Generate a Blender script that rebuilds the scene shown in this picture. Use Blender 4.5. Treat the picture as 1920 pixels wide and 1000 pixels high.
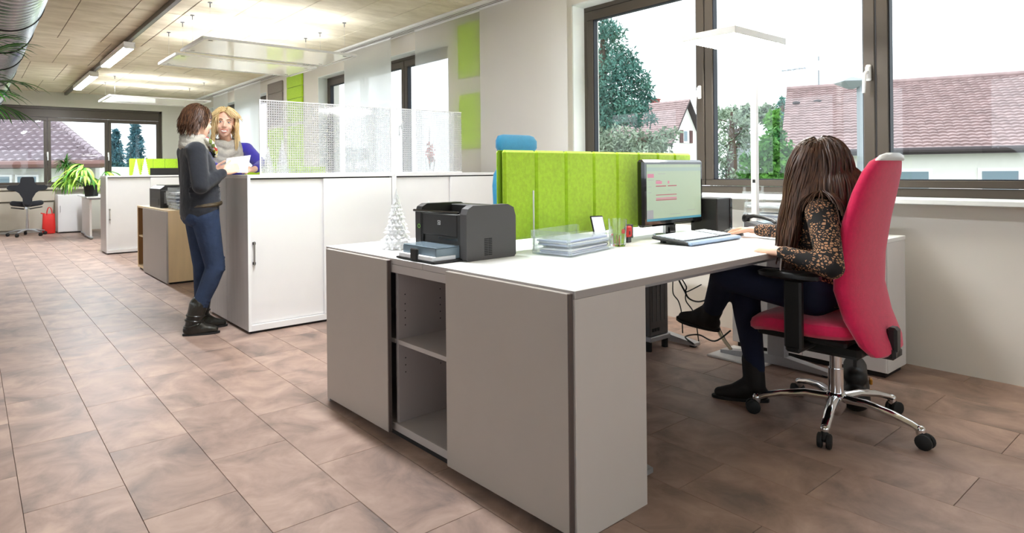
import bpy, bmesh, math, random
from mathutils import Vector, Matrix, noise
random.seed(7)
SC = bpy.context.scene
for o in list(bpy.data.objects): bpy.data.objects.remove(o)
COL = SC.collection
PI = math.pi
R = math.radians

# ------------------------------------------------------------------ camera
CAM_H = 1.12
YAW = R(37.2); ROLL = .0098; FPX = 1174.0; PPX, PPY = 833.0, 322.3
FW = Vector((math.sin(YAW), math.cos(YAW), 0)); RT = Vector((math.cos(YAW), -math.sin(YAW), 0)); UP = Vector((0, 0, 1))
cx = RT*math.cos(ROLL) - UP*math.sin(ROLL); cy = RT*math.sin(ROLL) + UP*math.cos(ROLL); cz = -FW
cam = bpy.data.cameras.new('camera'); camo = bpy.data.objects.new('camera', cam); COL.objects.link(camo)
M4 = Matrix((cx, cy, cz)).transposed().to_4x4(); M4.translation = Vector((0, 0, CAM_H)); camo.matrix_world = M4
cam.sensor_fit = 'HORIZONTAL'; cam.sensor_width = 36; cam.lens = FPX/1920*36
cam.shift_x = (960-PPX)/1920; cam.shift_y = (PPY-500)/1920
cam.clip_start = .05; cam.clip_end = 400
SC.camera = camo

# ------------------------------------------------------------------ sky, exposure
w = bpy.data.worlds.new('overcast_sky'); SC.world = w; w.use_nodes = True
bg = w.node_tree.nodes['Background']; bg.inputs[0].default_value = (.93, .965, 1, 1); bg.inputs[1].default_value = 1.75
SC.view_settings.view_transform = 'Standard'; SC.view_settings.look = 'None'; SC.view_settings.gamma = 1
SC.view_settings.use_curve_mapping = False
SC.view_settings.exposure = 0.9
SC.cycles.transparent_max_bounces = 32; SC.cycles.max_bounces = 14; SC.cycles.diffuse_bounces = 5; SC.cycles.transmission_bounces = 12
LAMP_TUBE = 88.0      # ceiling track lamps
LAMP_UP = 80.0        # up-light strips of the pendants
LAMP_DESK = 27.0       # office floor lamp

# ------------------------------------------------------------------ helpers
def ray(u, v):
    dx, dy = u-PPX, v-PPY
    a = dx*math.cos(ROLL)-dy*math.sin(ROLL); b = dx*math.sin(ROLL)+dy*math.cos(ROLL)
    return FW + RT*(a/FPX) - UP*(b/FPX)
def at(u, v, d): return Vector((0, 0, CAM_H)) + ray(u, v)*d
OFF = {}
def lin(c):
    return tuple((x/12.92 if x <= .04045 else ((x+.055)/1.055)**2.4) for x in [k/255 for k in c])
def tag(o, label=None, cat=None, group=None, kind=None):
    if label: o['label'] = label
    if cat: o['category'] = cat
    if group: o['group'] = group
    if kind: o['kind'] = kind
    return o
def thing(name, label, cat, loc=(0, 0, 0), rz=0, group=None, kind=None):
    o = bpy.data.objects.new(name, None); COL.objects.link(o); o.empty_display_size = .05
    o.location = loc; o.rotation_euler = (0, 0, rz)
    return tag(o, label, cat, group, kind)
class MB:
    def __init__(s): s.v = []; s.f = []
    def add(s, vs, fs):
        n = len(s.v); s.v += [tuple(p) for p in vs]; s.f += [tuple(i+n for i in f) for f in fs]; return s
    def box(s, x0, y0, z0, x1, y1, z1, b=0.0, M=None):
        if x1 < x0: x0, x1 = x1, x0
        if y1 < y0: y0, y1 = y1, y0
        if z1 < z0: z0, z1 = z1, z0
        b = min(b, (x1-x0)*.45, (y1-y0)*.45, (z1-z0)*.45)
        if b <= 0:
            vs = [(x, y, z) for z in (z0, z1) for y in (y0, y1) for x in (x0, x1)]
            fs = [(0, 2, 3, 1), (4, 5, 7, 6), (0, 1, 5, 4), (2, 6, 7, 3), (0, 4, 6, 2), (1, 3, 7, 5)]
        else:
            vs = []; idx = {}
            L = ((x0, x1), (y0, y1), (z0, z1))
            for i in range(8):
                sg = [(i >> k) & 1 for k in range(3)]
                for ax in range(3):
                    p = []
                    for k in range(3):
                        e = L[k][sg[k]]
                        if k != ax: e += b if sg[k] == 0 else -b
                        p.append(e)
                    idx[(i, ax)] = len(vs); vs.append(tuple(p))
            fs = []
            def q(*k): fs.append(tuple(idx[j] for j in k))
            for ax in range(3):
                o1, o2 = (ax+1) % 3, (ax+2) % 3
                for sgn in (0, 1):
                    c = [(sgn << ax) | (a << o1) | (d << o2) for a, d in ((0, 0), (1, 0), (1, 1), (0, 1))]
                    if sgn == 0: c.reverse()
                    q(*[(i, ax) for i in c])
            for ax in range(3):
                o1, o2 = (ax+1) % 3, (ax+2) % 3
                for a in (0, 1):
                    for d in (0, 1):
                        i0 = (a << o1) | (d << o2); i1 = i0 | (1 << ax)
                        f = [(i0, o1), (i1, o1), (i1, o2), (i0, o2)]
                        if a == d: f.reverse()
                        q(*f)
            for i in range(8):
                f = [(i, 0), (i, 1), (i, 2)]
                if bin(i).count('1') % 2 == 0: f.reverse()
                q(*f)
        if M is not None: vs = [M @ Vector(p) for p in vs]
        return s.add(vs, fs)
    def tube(s, pts, r, n=8, closed=False, caps=True, flat=1.0):
        pts = [Vector(p) for p in pts]; m = len(pts)
        rs = r if isinstance(r, (list, tuple)) else [r]*m
        vs = []; prev = None
        for i, p in enumerate(pts):
            a = pts[(i-1) % m] if (closed or i > 0) else p; c = pts[(i+1) % m] if (closed or i < m-1) else p
            t = (c-a); t = t.normalized() if t.length > 1e-9 else Vector((0, 0, 1))
            if prev is None:
                k = Vector((0, 0, 1)) if abs(t.z) < .9 else Vector((1, 0, 0))
                u = t.cross(k).normalized()
            else:
                u = prev - t*prev.dot(t)
                u = u.normalized() if u.length > 1e-6 else t.orthogonal().normalized()
            prev = u; vv = t.cross(u)
            for j in range(n):
                an = 2*PI*j/n
                vs.append(p + (u*math.cos(an) + vv*math.sin(an)*flat)*rs[i])
        fs = []
        for i in range(m if closed else m-1):
            i2 = (i+1) % m
            for j in range(n):
                j2 = (j+1) % n
                fs.append((i*n+j, i*n+j2, i2*n+j2, i2*n+j))
        if caps and not closed:
            fs.append(tuple(reversed(range(n)))); fs.append(tuple((m-1)*n+j for j in range(n)))
        return s.add(vs, fs)
    def lathe(s, prof, n=20, c=(0, 0, 0), cap=True):
        vs = []; fs = []
        for (r, z) in prof:
            for j in range(n):
                a = 2*PI*j/n; vs.append((c[0]+r*math.cos(a), c[1]+r*math.sin(a), c[2]+z))
        for i in range(len(prof)-1):
            for j in range(n):
                j2 = (j+1) % n; fs.append((i*n+j, i*n+j2, (i+1)*n+j2, (i+1)*n+j))
        if cap:
            fs.append(tuple(reversed(range(n)))); fs.append(tuple((len(prof)-1)*n+j for j in range(n)))
        return s.add(vs, fs)
    def prism(s, poly, d, M=None):          # polygon in xy extruded +d in z, then M
        n = len(poly)
        vs = [(x, y, 0) for x, y in poly] + [(x, y, d) for x, y in poly]
        if M is not None: vs = [M @ Vector(p) for p in vs]
        fs = [tuple(reversed(range(n))), tuple(range(n, 2*n))] + [(i, (i+1) % n, n+(i+1) % n, n+i) for i in range(n)]
        return s.add(vs, fs)
    def ell(s, c, r, M=None, nu=14, nv=9):
        vs = []; fs = []; c = Vector(c)
        for i in range(nv+1):
            th = PI*i/nv
            for j in range(nu):
                ph = 2*PI*j/nu
                p = Vector((r[0]*math.sin(th)*math.cos(ph), r[1]*math.sin(th)*math.sin(ph), r[2]*math.cos(th)))
                if M is not None: p = M @ p
                vs.append(c+p)
        for i in range(nv):
            for j in range(nu):
                j2 = (j+1) % nu; fs.append((i*nu+j, (i+1)*nu+j, (i+1)*nu+j2, i*nu+j2))
        return s.add(vs, fs)
    def cap(s, p0, r0, p1, r1, n=12, flat=1.0, side=None):       # tapered capsule, closed
        p0 = Vector(p0); p1 = Vector(p1); t = (p1-p0); L = t.length; t = t/L if L > 1e-6 else Vector((0, 0, 1))
        u = (Vector(side)-t*Vector(side).dot(t)).normalized() if side is not None else t.orthogonal().normalized()
        w_ = t.cross(u); vs = []; fs = []
        rings = []
        for k in range(1, 5): a = PI/2*k/5; rings.append((p0-t*r0*math.cos(a), r0*math.sin(a)))
        rings.append((p0, r0)); rings.append((p1, r1))
        for k in range(4, 0, -1): a = PI/2*k/5; rings.append((p1+t*r1*math.cos(a), r1*math.sin(a)))
        for (c, r) in rings:
            for j in range(n):
                an = 2*PI*j/n; vs.append(c + u*r*math.cos(an) + w_*r*flat*math.sin(an))
        m = len(rings)
        for i in range(m-1):
            for j in range(n):
                j2 = (j+1) % n; fs.append((i*n+j, i*n+j2, (i+1)*n+j2, (i+1)*n+j))
        fs.append(tuple(reversed(range(n)))); fs.append(tuple((m-1)*n+j for j in range(n)))
        return s.add(vs, fs)
    def chain(s, pts, rs, n=12, flat=1.0, side=None):
        for i in range(len(pts)-1): s.cap(pts[i], rs[i], pts[i+1], rs[i+1], n, flat, side)
        return s
    def mesh(s, name):
        me = bpy.data.meshes.new(name); me.from_pydata([tuple(p) for p in s.v], [], s.f); me.validate(); me.update(); return me
    def build(s, name, mat, parent=None, smooth=False, world=False):
        if world and parent is not None:
            o0 = root_of(parent).location
            s.v = [(p[0]-o0[0], p[1]-o0[1], p[2]-o0[2]) for p in s.v]
        me = s.mesh(name)
        return link(name, me, mat, parent, smooth)
def root_of(o):
    while o.parent is not None: o = o.parent
    return o
def link(name, me, mat, parent=None, smooth=False, ang=None):
    o = bpy.data.objects.new(name, me); COL.objects.link(o)
    if mat is not None and not me.materials:
        for m_ in (mat if isinstance(mat, (list, tuple)) else [mat]): me.materials.append(m_)
    if parent is not None: o.parent = parent
    if smooth:
        me.polygons.foreach_set('use_smooth', [True]*len(me.polygons))
        try: me.set_sharp_from_angle(angle=R(40))
        except Exception: pass
    return o
def remesh(mb, name, mat, parent, voxel=.008, smooth=4, world=False, sm_fac=.5):
    """closed overlapping shapes -> one continuous skin"""
    if world and parent is not None:
        o0 = root_of(parent).location
        mb.v = [(p[0]-o0[0], p[1]-o0[1], p[2]-o0[2]) for p in mb.v]
    me = mb.mesh(name+'_src'); o = bpy.data.objects.new(name+'_src', me); COL.objects.link(o)
    m = o.modifiers.new('r', 'REMESH'); m.mode = 'VOXEL'; m.voxel_size = voxel
    if smooth:
        m2 = o.modifiers.new('s', 'SMOOTH'); m2.factor = sm_fac; m2.iterations = smooth
    dg = bpy.context.evaluated_depsgraph_get()
    nm = bpy.data.meshes.new_from_object(o.evaluated_get(dg), depsgraph=dg)
    bpy.data.objects.remove(o); bpy.data.meshes.remove(me)
    nm.name = name; nm.materials.clear()
    r = link(name, nm, mat, parent)
    nm.polygons.foreach_set('use_smooth', [True]*len(nm.polygons))
    return r
def copy_tree(o, loc=None, rz=None, label=None, parent=None):
    c = o.copy(); COL.objects.link(c)
    if parent is not None: c.parent = parent
    if loc is not None: c.location = loc
    if rz is not None: c.rotation_euler = (0, 0, rz)
    if label: c['label'] = label
    for ch in list(o.children): copy_tree(ch, parent=c)
    return c

# ------------------------------------------------------------------ materials
MT = {}
def mat(name, col, rough=.5, metal=0.0, spec=.5, var=0.0, scale=8.0, bump=0.0, bscale=120.0, stretch=(1, 1, 1), col2=None, rnd=0.0, trans=0.0, ior=1.45, sheen=0.0, emit=None, estr=0.0, coat=0.0, detail=4.0):
    m = bpy.data.materials.new(name); m.use_nodes = True; nt = m.node_tree; N = nt.nodes; L = nt.links
    b = N['Principled BSDF']; c = lin(col)
    b.inputs['Base Color'].default_value = (*c, 1); b.inputs['Roughness'].default_value = rough
    b.inputs['Metallic'].default_value = metal; b.inputs['Specular IOR Level'].default_value = spec
    b.inputs['IOR'].default_value = ior; b.inputs['Transmission Weight'].default_value = trans
    b.inputs['Sheen Weight'].default_value = sheen; b.inputs['Coat Weight'].default_value = coat
    if emit: b.inputs['Emission Color'].default_value = (*lin(emit), 1); b.inputs['Emission Strength'].default_value = estr
    if var > 0 or col2 or bump > 0 or rnd > 0:
        g = N.new('ShaderNodeTexCoord'); mp = N.new('ShaderNodeMapping'); mp.inputs['Scale'].default_value = stretch
        L.new(g.outputs['Object'], mp.inputs['Vector'])
        vec = mp.outputs[0]
        if rnd > 0:
            oi = N.new('ShaderNodeObjectInfo'); mu = N.new('ShaderNodeMath'); mu.operation = 'MULTIPLY'; mu.inputs[1].default_value = 57.0
            L.new(oi.outputs['Random'], mu.inputs[0]); L.new(mu.outputs[0], mp.inputs['Location'])
    if var > 0 or col2 or rnd > 0:
        n = N.new('ShaderNodeTexNoise'); n.inputs['Scale'].default_value = scale; n.inputs['Detail'].default_value = detail
        L.new(vec, n.inputs['Vector'])
        rp = N.new('ShaderNodeValToRGB'); rp.color_ramp.elements[0].position = .3; rp.color_ramp.elements[1].position = .7
        k2 = lin(col2) if col2 else tuple(min(1, x*(1+var)) for x in c); k1 = c if col2 else tuple(x*(1-var) for x in c)
        rp.color_ramp.elements[0].color = (*k1, 1); rp.color_ramp.elements[1].color = (*k2, 1)
        L.new(n.outputs['Fac'], rp.inputs['Fac']); out = rp.outputs[0]
        if rnd > 0:
            hs = N.new('ShaderNodeHueSaturation'); mr = N.new('ShaderNodeMapRange'); mr.inputs[3].default_value = 1-rnd; mr.inputs[4].default_value = 1+rnd
            L.new(oi.outputs['Random'], mr.inputs[0]); L.new(mr.outputs[0], hs.inputs['Value']); L.new(out, hs.inputs['Color']); out = hs.outputs[0]
        L.new(out, b.inputs['Base Color'])
    if bump > 0:
        n2 = N.new('ShaderNodeTexNoise'); n2.inputs['Scale'].default_value = bscale; n2.inputs['Detail'].default_value = 3
        L.new(vec, n2.inputs['Vector']); bp = N.new('ShaderNodeBump'); bp.inputs['Strength'].default_value = bump; bp.inputs['Distance'].default_value = .01
        L.new(n2.outputs['Fac'], bp.inputs['Height']); L.new(bp.outputs[0], b.inputs['Normal'])
    MT[name] = m
    return m
def mixmat(name, build):
    m = bpy.data.materials.new(name); m.use_nodes = True; nt = m.node_tree
    for n in list(nt.nodes):
        if n.type == 'BSDF_PRINCIPLED': nt.nodes.remove(n)
    build(nt.nodes, nt.links, nt.nodes['Material Output']); MT[name] = m; return m
mat('white', (232, 231, 230), .45)
mat('cabinet_white', (226, 224, 223), .35, var=.01)
mat('cabinet_side_shade', (186, 181, 179), .3, var=.05, scale=3, stretch=(8, 8, .6))  # white laminate, with the sides' shade and vertical reflections put into the colour
mat('front_grey', (174, 165, 157), .42, var=.015)
mat('panel_grey', (214, 206, 200), .45, var=.01)
mat('inner_grey', (168, 159, 157), .5)
mat('edge_grey', (178, 170, 166), .5)
mat('plinth', (34, 30, 30), .6)
mat('dark_rail', (92, 80, 76), .4)
mat('track_metal', (96, 90, 84), .35, metal=.6)
mat('worktop', (240, 240, 238), .38)
mat('wall', (222, 217, 208), .85, var=.015, scale=2)
mat('wall_far', (206, 203, 192), .85, var=.015, scale=2)
mat('ledge', (196, 188, 172), .7)
mat('reveal', (228, 232, 230), .6)
mat('frame', (78, 70, 62), .38, metal=.25, spec=.5)
mat('gasket', (22, 26, 36), .6)
mat('handle_white', (240, 240, 240), .35)
mat('steel', (200, 200, 202), .28, metal=1.0)
mat('chrome', (225, 225, 228), .08, metal=1.0)
mat('silver_paint', (176, 178, 182), .4, metal=.6)
mat('duct', (196, 204, 212), .24, metal=1.0, var=.04, scale=6)
mat('rubber', (24, 24, 24), .65)
mat('black_plastic', (30, 29, 29), .38)
mat('black_gloss', (14, 14, 15), .12, coat=.5)
mat('printer_side', (84, 82, 82), .5)
mat('printer_front', (44, 42, 41), .42)
mat('grey_plastic', (98, 98, 100), .5)
mat('tray_plastic', (120, 136, 146), .15)
mat('green_felt', (180, 220, 46), .9, var=.10, scale=60, bump=.25, bscale=400, sheen=.3)
mat('green_edge', (120, 156, 22), .9)
mat('teal', (22, 104, 138), .85, var=.06, scale=40, bump=.2, bscale=300, sheen=.3)
mat('crimson', (222, 24, 84), .85, var=.07, scale=60, bump=.2, bscale=420, sheen=.35)
mat('black_fabric', (30, 31, 36), .85, sheen=.2)
mat('paper', (240, 241, 244), .7, var=.02)
mat('paper_blue', (190, 198, 222), .7)
mat('paper_pink', (216, 160, 170), .7)
mat('maple', (232, 206, 164), .5, var=.05, scale=3, stretch=(6, 6, .8))
mat('oak_inside', (150, 112, 72), .55, var=.1, scale=3, stretch=(6, 6, .8))
mat('jeans', (36, 50, 76), .85, var=.3, scale=7, bump=.6, bscale=22)
mat('navy_jeans', (16, 22, 48), .85, var=.2, scale=9)
mat('sweater', (32, 34, 41), .9, var=.12, scale=14, bump=.7, bscale=16, sheen=.2)
mat('boot', (30, 28, 22), .34, var=.5, scale=9, bump=.25, bscale=40, coat=.2)
mat('dark_boot', (26, 20, 18), .7, var=.2)
mat('belt', (70, 58, 40), .5, var=.4, scale=40)
mat('skin', (240, 192, 166), .5, var=.03, scale=12)
mat('lips', (208, 126, 114), .4)
mat('teeth', (240, 236, 228), .3)
mat('eye_white', (235, 235, 235), .3)
mat('iris', (46, 58, 66), .2)
mat('brow', (138, 106, 76), .8)
mat('hair_brown', (46, 29, 22), .45, var=.5, scale=10, stretch=(9, 9, 1), col2=(92, 60, 42))
mat('hair_dark', (48, 32, 24), .45, var=.5, scale=10, stretch=(8, 8, 1), col2=(100, 66, 42))
mat('hair_blonde', (206, 168, 108), .42, scale=10, stretch=(9, 9, 1), col2=(240, 220, 170))
mat('scarf_grey', (176, 170, 158), .95, var=.15, scale=20, bump=.35, bscale=90)
mat('scarf_multi', (190, 186, 176), .95, bump=.3, bscale=90)
def multi_nodes(m):
    N = m.node_tree.nodes; L = m.node_tree.links; tc = N.new('ShaderNodeTexCoord'); vo = N.new('ShaderNodeTexVoronoi'); vo.inputs['Scale'].default_value = 46; L.new(tc.outputs['Object'], vo.inputs['Vector'])
    sp = N.new('ShaderNodeSeparateColor'); L.new(vo.outputs['Color'], sp.inputs[0]); rp = N.new('ShaderNodeValToRGB'); rp.color_ramp.interpolation = 'CONSTANT'; e = rp.color_ramp.elements
    e[0].color = (*lin((226, 220, 206)), 1); e[1].position = .82; e[1].color = (*lin((40, 40, 34)), 1)
    for p_, c_ in ((.34, (108, 120, 62)), (.52, (176, 56, 52)), (.64, (212, 204, 190)), (.74, (196, 176, 70))): x = e.new(p_); x.color = (*lin(c_), 1)
    L.new(sp.outputs[0], rp.inputs[0]); L.new(rp.outputs[0], N['Principled BSDF'].inputs['Base Color'])
multi_nodes(MT['scarf_multi'])
mat('royal', (54, 44, 168), .85, var=.1, scale=20, sheen=.3)
mat('leaf', (70, 128, 44), .45, var=.3, scale=5)
mat('leaf_light', (150, 194, 70), .45, var=.25, scale=5)
mat('leaf_dark', (36, 96, 46), .45, var=.3, scale=6)
mat('bark', (140, 104, 80), .9, var=.2, scale=20)
mat('soil', (60, 46, 36), .95)
mat('red_bag', (214, 42, 34), .6, var=.08)
mat('red', (214, 44, 40), .45)
mat('bag_black', (26, 22, 20), .5)
mat('gold', (214, 160, 70), .3, metal=1.0)
mat('tree_white', (246, 246, 246), .6, bump=.3, bscale=80)
mat('cable', (26, 36, 36), .5)
mat('cable_light', (222, 208, 176), .5)
mat('led', (255, 255, 255), .5, emit=(244, 249, 255), estr=LAMP_TUBE)
mat('uplight', (255, 255, 255), .5, emit=(248, 251, 255), estr=LAMP_UP)
mat('desk_led', (255, 255, 255), .5, emit=(255, 253, 248), estr=LAMP_DESK)
mat('lamp_body', (224, 222, 220), .4)
# outdoors
mat('house_wall', (226, 224, 216), .9, var=.02)
mat('roof_tile', (158, 136, 134), .85, var=.16, scale=3, rnd=.02)
mat('roof_far', (148, 134, 140), .85, var=.12, scale=3)
mat('roof_edge', (70, 62, 64), .8)
mat('brick_red', (150, 84, 78), .9, var=.15, scale=12)
mat('shutter', (92, 66, 64), .8)
mat('house_glass', (110, 130, 140), .12)
mat('gutter', (120, 86, 80), .5, metal=.3)
mat('pine_green', (58, 104, 98), .8, var=.35, scale=1.2, col2=(96, 140, 122))
mat('bush_green', (48, 104, 52), .8, scale=1.5, col2=(112, 168, 66))
mat('grey_bush', (112, 132, 112), .85, scale=1.5, col2=(150, 164, 140))
mat('spruce_blue', (70, 112, 122), .8, var=.3, scale=2)
mat('trunk', (84, 70, 60), .95, var=.2)
mat('grass', (148, 152, 138), .95, var=.3, scale=.6)
mat('outdoor_grey', (150, 156, 160), .7)
# floor tile: cloudy taupe stoneware
def floor_nodes():
    m = mat('floor_tile', (160, 140, 128), .36, spec=.5); nt = m.node_tree; N = nt.nodes; L = nt.links; b = N['Principled BSDF']
    g = N.new('ShaderNodeNewGeometry'); oi = N.new('ShaderNodeObjectInfo'); mu = N.new('ShaderNodeVectorMath'); mu.operation = 'SCALE'; mu.inputs[0].default_value = (41, 17, 29)
    L.new(oi.outputs['Random'], mu.inputs['Scale']); ad = N.new('ShaderNodeVectorMath'); L.new(g.outputs['Position'], ad.inputs[0]); L.new(mu.outputs[0], ad.inputs[1])
    n1 = N.new('ShaderNodeTexNoise'); n1.inputs['Scale'].default_value = 4.2; n1.inputs['Detail'].default_value = 7; n1.inputs['Roughness'].default_value = .62; n1.inputs['Distortion'].default_value = .6
    L.new(ad.outputs[0], n1.inputs['Vector'])
    rp = N.new('ShaderNodeValToRGB'); e = rp.color_ramp.elements
    e[0].position = .30; e[0].color = (*lin((114, 98, 90)), 1); e[1].position = .75; e[1].color = (*lin((186, 160, 144)), 1)
    x = rp.color_ramp.elements.new(.5); x.color = (*lin((156, 130, 117)), 1)
    L.new(n1.outputs['Fac'], rp.inputs['Fac'])
    hs = N.new('ShaderNodeHueSaturation'); mr = N.new('ShaderNodeMapRange'); mr.inputs[3].default_value = .93; mr.inputs[4].default_value = 1.06
    L.new(oi.outputs['Random'], mr.inputs[0]); L.new(mr.outputs[0], hs.inputs['Value']); L.new(rp.outputs[0], hs.inputs['Color']); L.new(hs.outputs[0], b.inputs['Base Color'])
    r2 = N.new('ShaderNodeMapRange'); r2.inputs[3].default_value = .40; r2.inputs[4].default_value = .56
    L.new(n1.outputs['Fac'], r2.inputs[0]); L.new(r2.outputs[0], b.inputs['Roughness'])
    bp = N.new('ShaderNodeBump'); bp.inputs['Strength'].default_value = .12; bp.inputs['Distance'].default_value = .004
    L.new(n1.outputs['Fac'], bp.inputs['Height']); L.new(bp.outputs[0], b.inputs['Normal'])
floor_nodes()
mat('grout', (92, 76, 70), .9)
def concrete_nodes():
    m = mat('concrete', (196, 182, 158), .9); nt = m.node_tree; N = nt.nodes; L = nt.links; b = N['Principled BSDF']
    g = N.new('ShaderNodeNewGeometry'); mp = N.new('ShaderNodeMapping'); mp.inputs['Scale'].default_value = (.9, 2.6, 1); L.new(g.outputs['Position'], mp.inputs['Vector'])
    n1 = N.new('ShaderNodeTexNoise'); n1.inputs['Scale'].default_value = 2.6; n1.inputs['Detail'].default_value = 8; n1.inputs['Roughness'].default_value = .66; L.new(mp.outputs[0], n1.inputs['Vector'])
    rp = N.new('ShaderNodeValToRGB'); e = rp.color_ramp.elements
    e[0].position = .3; e[0].color = (*lin((200, 187, 161)), 1); e[1].position = .7; e[1].color = (*lin((234, 224, 202)), 1)
    L.new(n1.outputs['Fac'], rp.inputs['Fac']); L.new(rp.outputs[0], b.inputs['Base Color'])
    bp = N.new('ShaderNodeBump'); bp.inputs['Strength'].default_value = .2; bp.inputs['Distance'].default_value = .01
    L.new(n1.outputs['Fac'], bp.inputs['Height']); L.new(bp.outputs[0], b.inputs['Normal'])
concrete_nodes()
mat('concrete_joint', (104, 90, 72), .95)
def thin_fac(N, L, base, gain, power=4.0):
    lw = N.new('ShaderNodeLayerWeight'); lw.inputs[0].default_value = .5
    p = N.new('ShaderNodeMath'); p.operation = 'POWER'; p.inputs[1].default_value = power; L.new(lw.outputs['Facing'], p.inputs[0])
    a = N.new('ShaderNodeMath'); a.operation = 'MULTIPLY_ADD'; a.inputs[1].default_value = gain; a.inputs[2].default_value = base; L.new(p.outputs[0], a.inputs[0])
    return a
def b_pane(N, L, out):
    t = N.new('ShaderNodeBsdfTransparent'); t.inputs[0].default_value = (.94, .97, .98, 1)
    g = N.new('ShaderNodeBsdfGlossy'); g.inputs['Roughness'].default_value = .01
    f = thin_fac(N, L, .03, .6); mx = N.new('ShaderNodeMixShader')
    L.new(f.outputs[0], mx.inputs[0]); L.new(t.outputs[0], mx.inputs[1]); L.new(g.outputs[0], mx.inputs[2]); L.new(mx.outputs[0], out.inputs[0])
mixmat('pane', b_pane)
def b_plate(N, L, out):
    t = N.new('ShaderNodeBsdfTransparent'); t.inputs[0].default_value = (.93, .94, .95, 1)
    g = N.new('ShaderNodeBsdfGlossy'); g.inputs['Roughness'].default_value = .02
    f = thin_fac(N, L, .06, .6, 3.0); mx = N.new('ShaderNodeMixShader')
    d = N.new('ShaderNodeBsdfTranslucent'); d.inputs[0].default_value = (1, 1, 1, 1); m2 = N.new('ShaderNodeMixShader'); m2.inputs[0].default_value = .5
    L.new(t.outputs[0], m2.inputs[1]); L.new(d.outputs[0], m2.inputs[2])
    L.new(f.outputs[0], mx.inputs[0]); L.new(m2.outputs[0], mx.inputs[1]); L.new(g.outputs[0], mx.inputs[2]); L.new(mx.outputs[0], out.inputs[0])
mixmat('prism_plate', b_plate)
def b_acryl(N, L, out):
    t = N.new('ShaderNodeBsdfTransparent'); t.inputs[0].default_value = (.97, .985, .985, 1)
    g = N.new('ShaderNodeBsdfGlossy'); g.inputs['Roughness'].default_value = .05
    d = N.new('ShaderNodeBsdfDiffuse'); d.inputs[0].default_value = (.92, .95, .96, 1); m2 = N.new('ShaderNodeMixShader'); m2.inputs[0].default_value = .10
    f = thin_fac(N, L, .02, .4); mx = N.new('ShaderNodeMixShader')
    L.new(t.outputs[0], m2.inputs[1]); L.new(d.outputs[0], m2.inputs[2])
    L.new(f.outputs[0], mx.inputs[0]); L.new(m2.outputs[0], mx.inputs[1]); L.new(g.outputs[0], mx.inputs[2]); L.new(mx.outputs[0], out.inputs[0])
mixmat('acrylic', b_acryl)
def b_curtain(N, L, out):
    t = N.new('ShaderNodeBsdfTransparent'); d = N.new('ShaderNodeBsdfDiffuse'); d.inputs[0].default_value = (.80, .78, .75, 1)
    s = N.new('ShaderNodeBsdfTranslucent'); s.inputs[0].default_value = (.95, .94, .93, 1)
    m1 = N.new('ShaderNodeMixShader'); m1.inputs[0].default_value = .80; m2 = N.new('ShaderNodeMixShader'); m2.inputs[0].default_value = CT
    L.new(d.outputs[0], m1.inputs[1]); L.new(s.outputs[0], m1.inputs[2]); L.new(m1.outputs[0], m2.inputs[1]); L.new(t.outputs[0], m2.inputs[2]); L.new(m2.outputs[0], out.inputs[0])
CT = .45
mixmat('curtain', b_curtain)
CT = .07
mixmat('curtain_white', b_curtain)
def b_curtain2(N, L, out):
    d = N.new('ShaderNodeBsdfDiffuse'); d.inputs[0].default_value = (.72, .69, .66, 1)
    s = N.new('ShaderNodeBsdfTranslucent'); s.inputs[0].default_value = (.8, .78, .75, 1); m1 = N.new('ShaderNodeMixShader'); m1.inputs[0].default_value = .3
    L.new(d.outputs[0], m1.inputs[1]); L.new(s.outputs[0], m1.inputs[2]); L.new(m1.outputs[0], out.inputs[0])
mixmat('curtain_dense', b_curtain2)
def b_screen(N, L, out):          # white plastic sheet with a fine square grid of clear holes
    tc = N.new('ShaderNodeTexCoord'); sp = N.new('ShaderNodeSeparateXYZ'); L.new(tc.outputs['Object'], sp.inputs[0])
    k = []
    for ax in ('X', 'Z'):
        a = N.new('ShaderNodeMath'); a.operation = 'MULTIPLY'; a.inputs[1].default_value = 1/.018; L.new(sp.outputs[ax], a.inputs[0])
        fr = N.new('ShaderNodeMath'); fr.operation = 'FRACT'; L.new(a.outputs[0], fr.inputs[0])
        g = N.new('ShaderNodeMath'); g.operation = 'GREATER_THAN'; g.inputs[1].default_value = .52; L.new(fr.outputs[0], g.inputs[0]); k.append(g)
    mu = N.new('ShaderNodeMath'); mu.operation = 'MULTIPLY'; L.new(k[0].outputs[0], mu.inputs[0]); L.new(k[1].outputs[0], mu.inputs[1])
    t = N.new('ShaderNodeBsdfTransparent'); t2 = N.new('ShaderNodeBsdfTransparent'); t.inputs[0].default_value = (.97, .98, 1, 1)
    d = N.new('ShaderNodeBsdfDiffuse'); d.inputs[0].default_value = (.58, .58, .59, 1); s = N.new('ShaderNodeBsdfTranslucent'); s.inputs[0].default_value = (.9, .9, .92, 1)
    m0 = N.new('ShaderNodeMixShader'); m0.inputs[0].default_value = .45; L.new(d.outputs[0], m0.inputs[1]); L.new(s.outputs[0], m0.inputs[2])
    m1 = N.new('ShaderNodeMixShader'); m1.inputs[0].default_value = .52; L.new(m0.outputs[0], m1.inputs[1]); L.new(t2.outputs[0], m1.inputs[2])
    m2 = N.new('ShaderNodeMixShader'); L.new(mu.outputs[0], m2.inputs[0]); L.new(m1.outputs[0], m2.inputs[1]); L.new(t.outputs[0], m2.inputs[2])
    g = N.new('ShaderNodeBsdfGlossy'); g.inputs['Roughness'].default_value = .06; m3 = N.new('ShaderNodeMixShader'); m3.inputs[0].default_value = .07
    L.new(m2.outputs[0], m3.inputs[1]); L.new(g.outputs[0], m3.inputs[2]); L.new(m3.outputs[0], out.inputs[0])
mixmat('grid_screen', b_screen)
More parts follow.
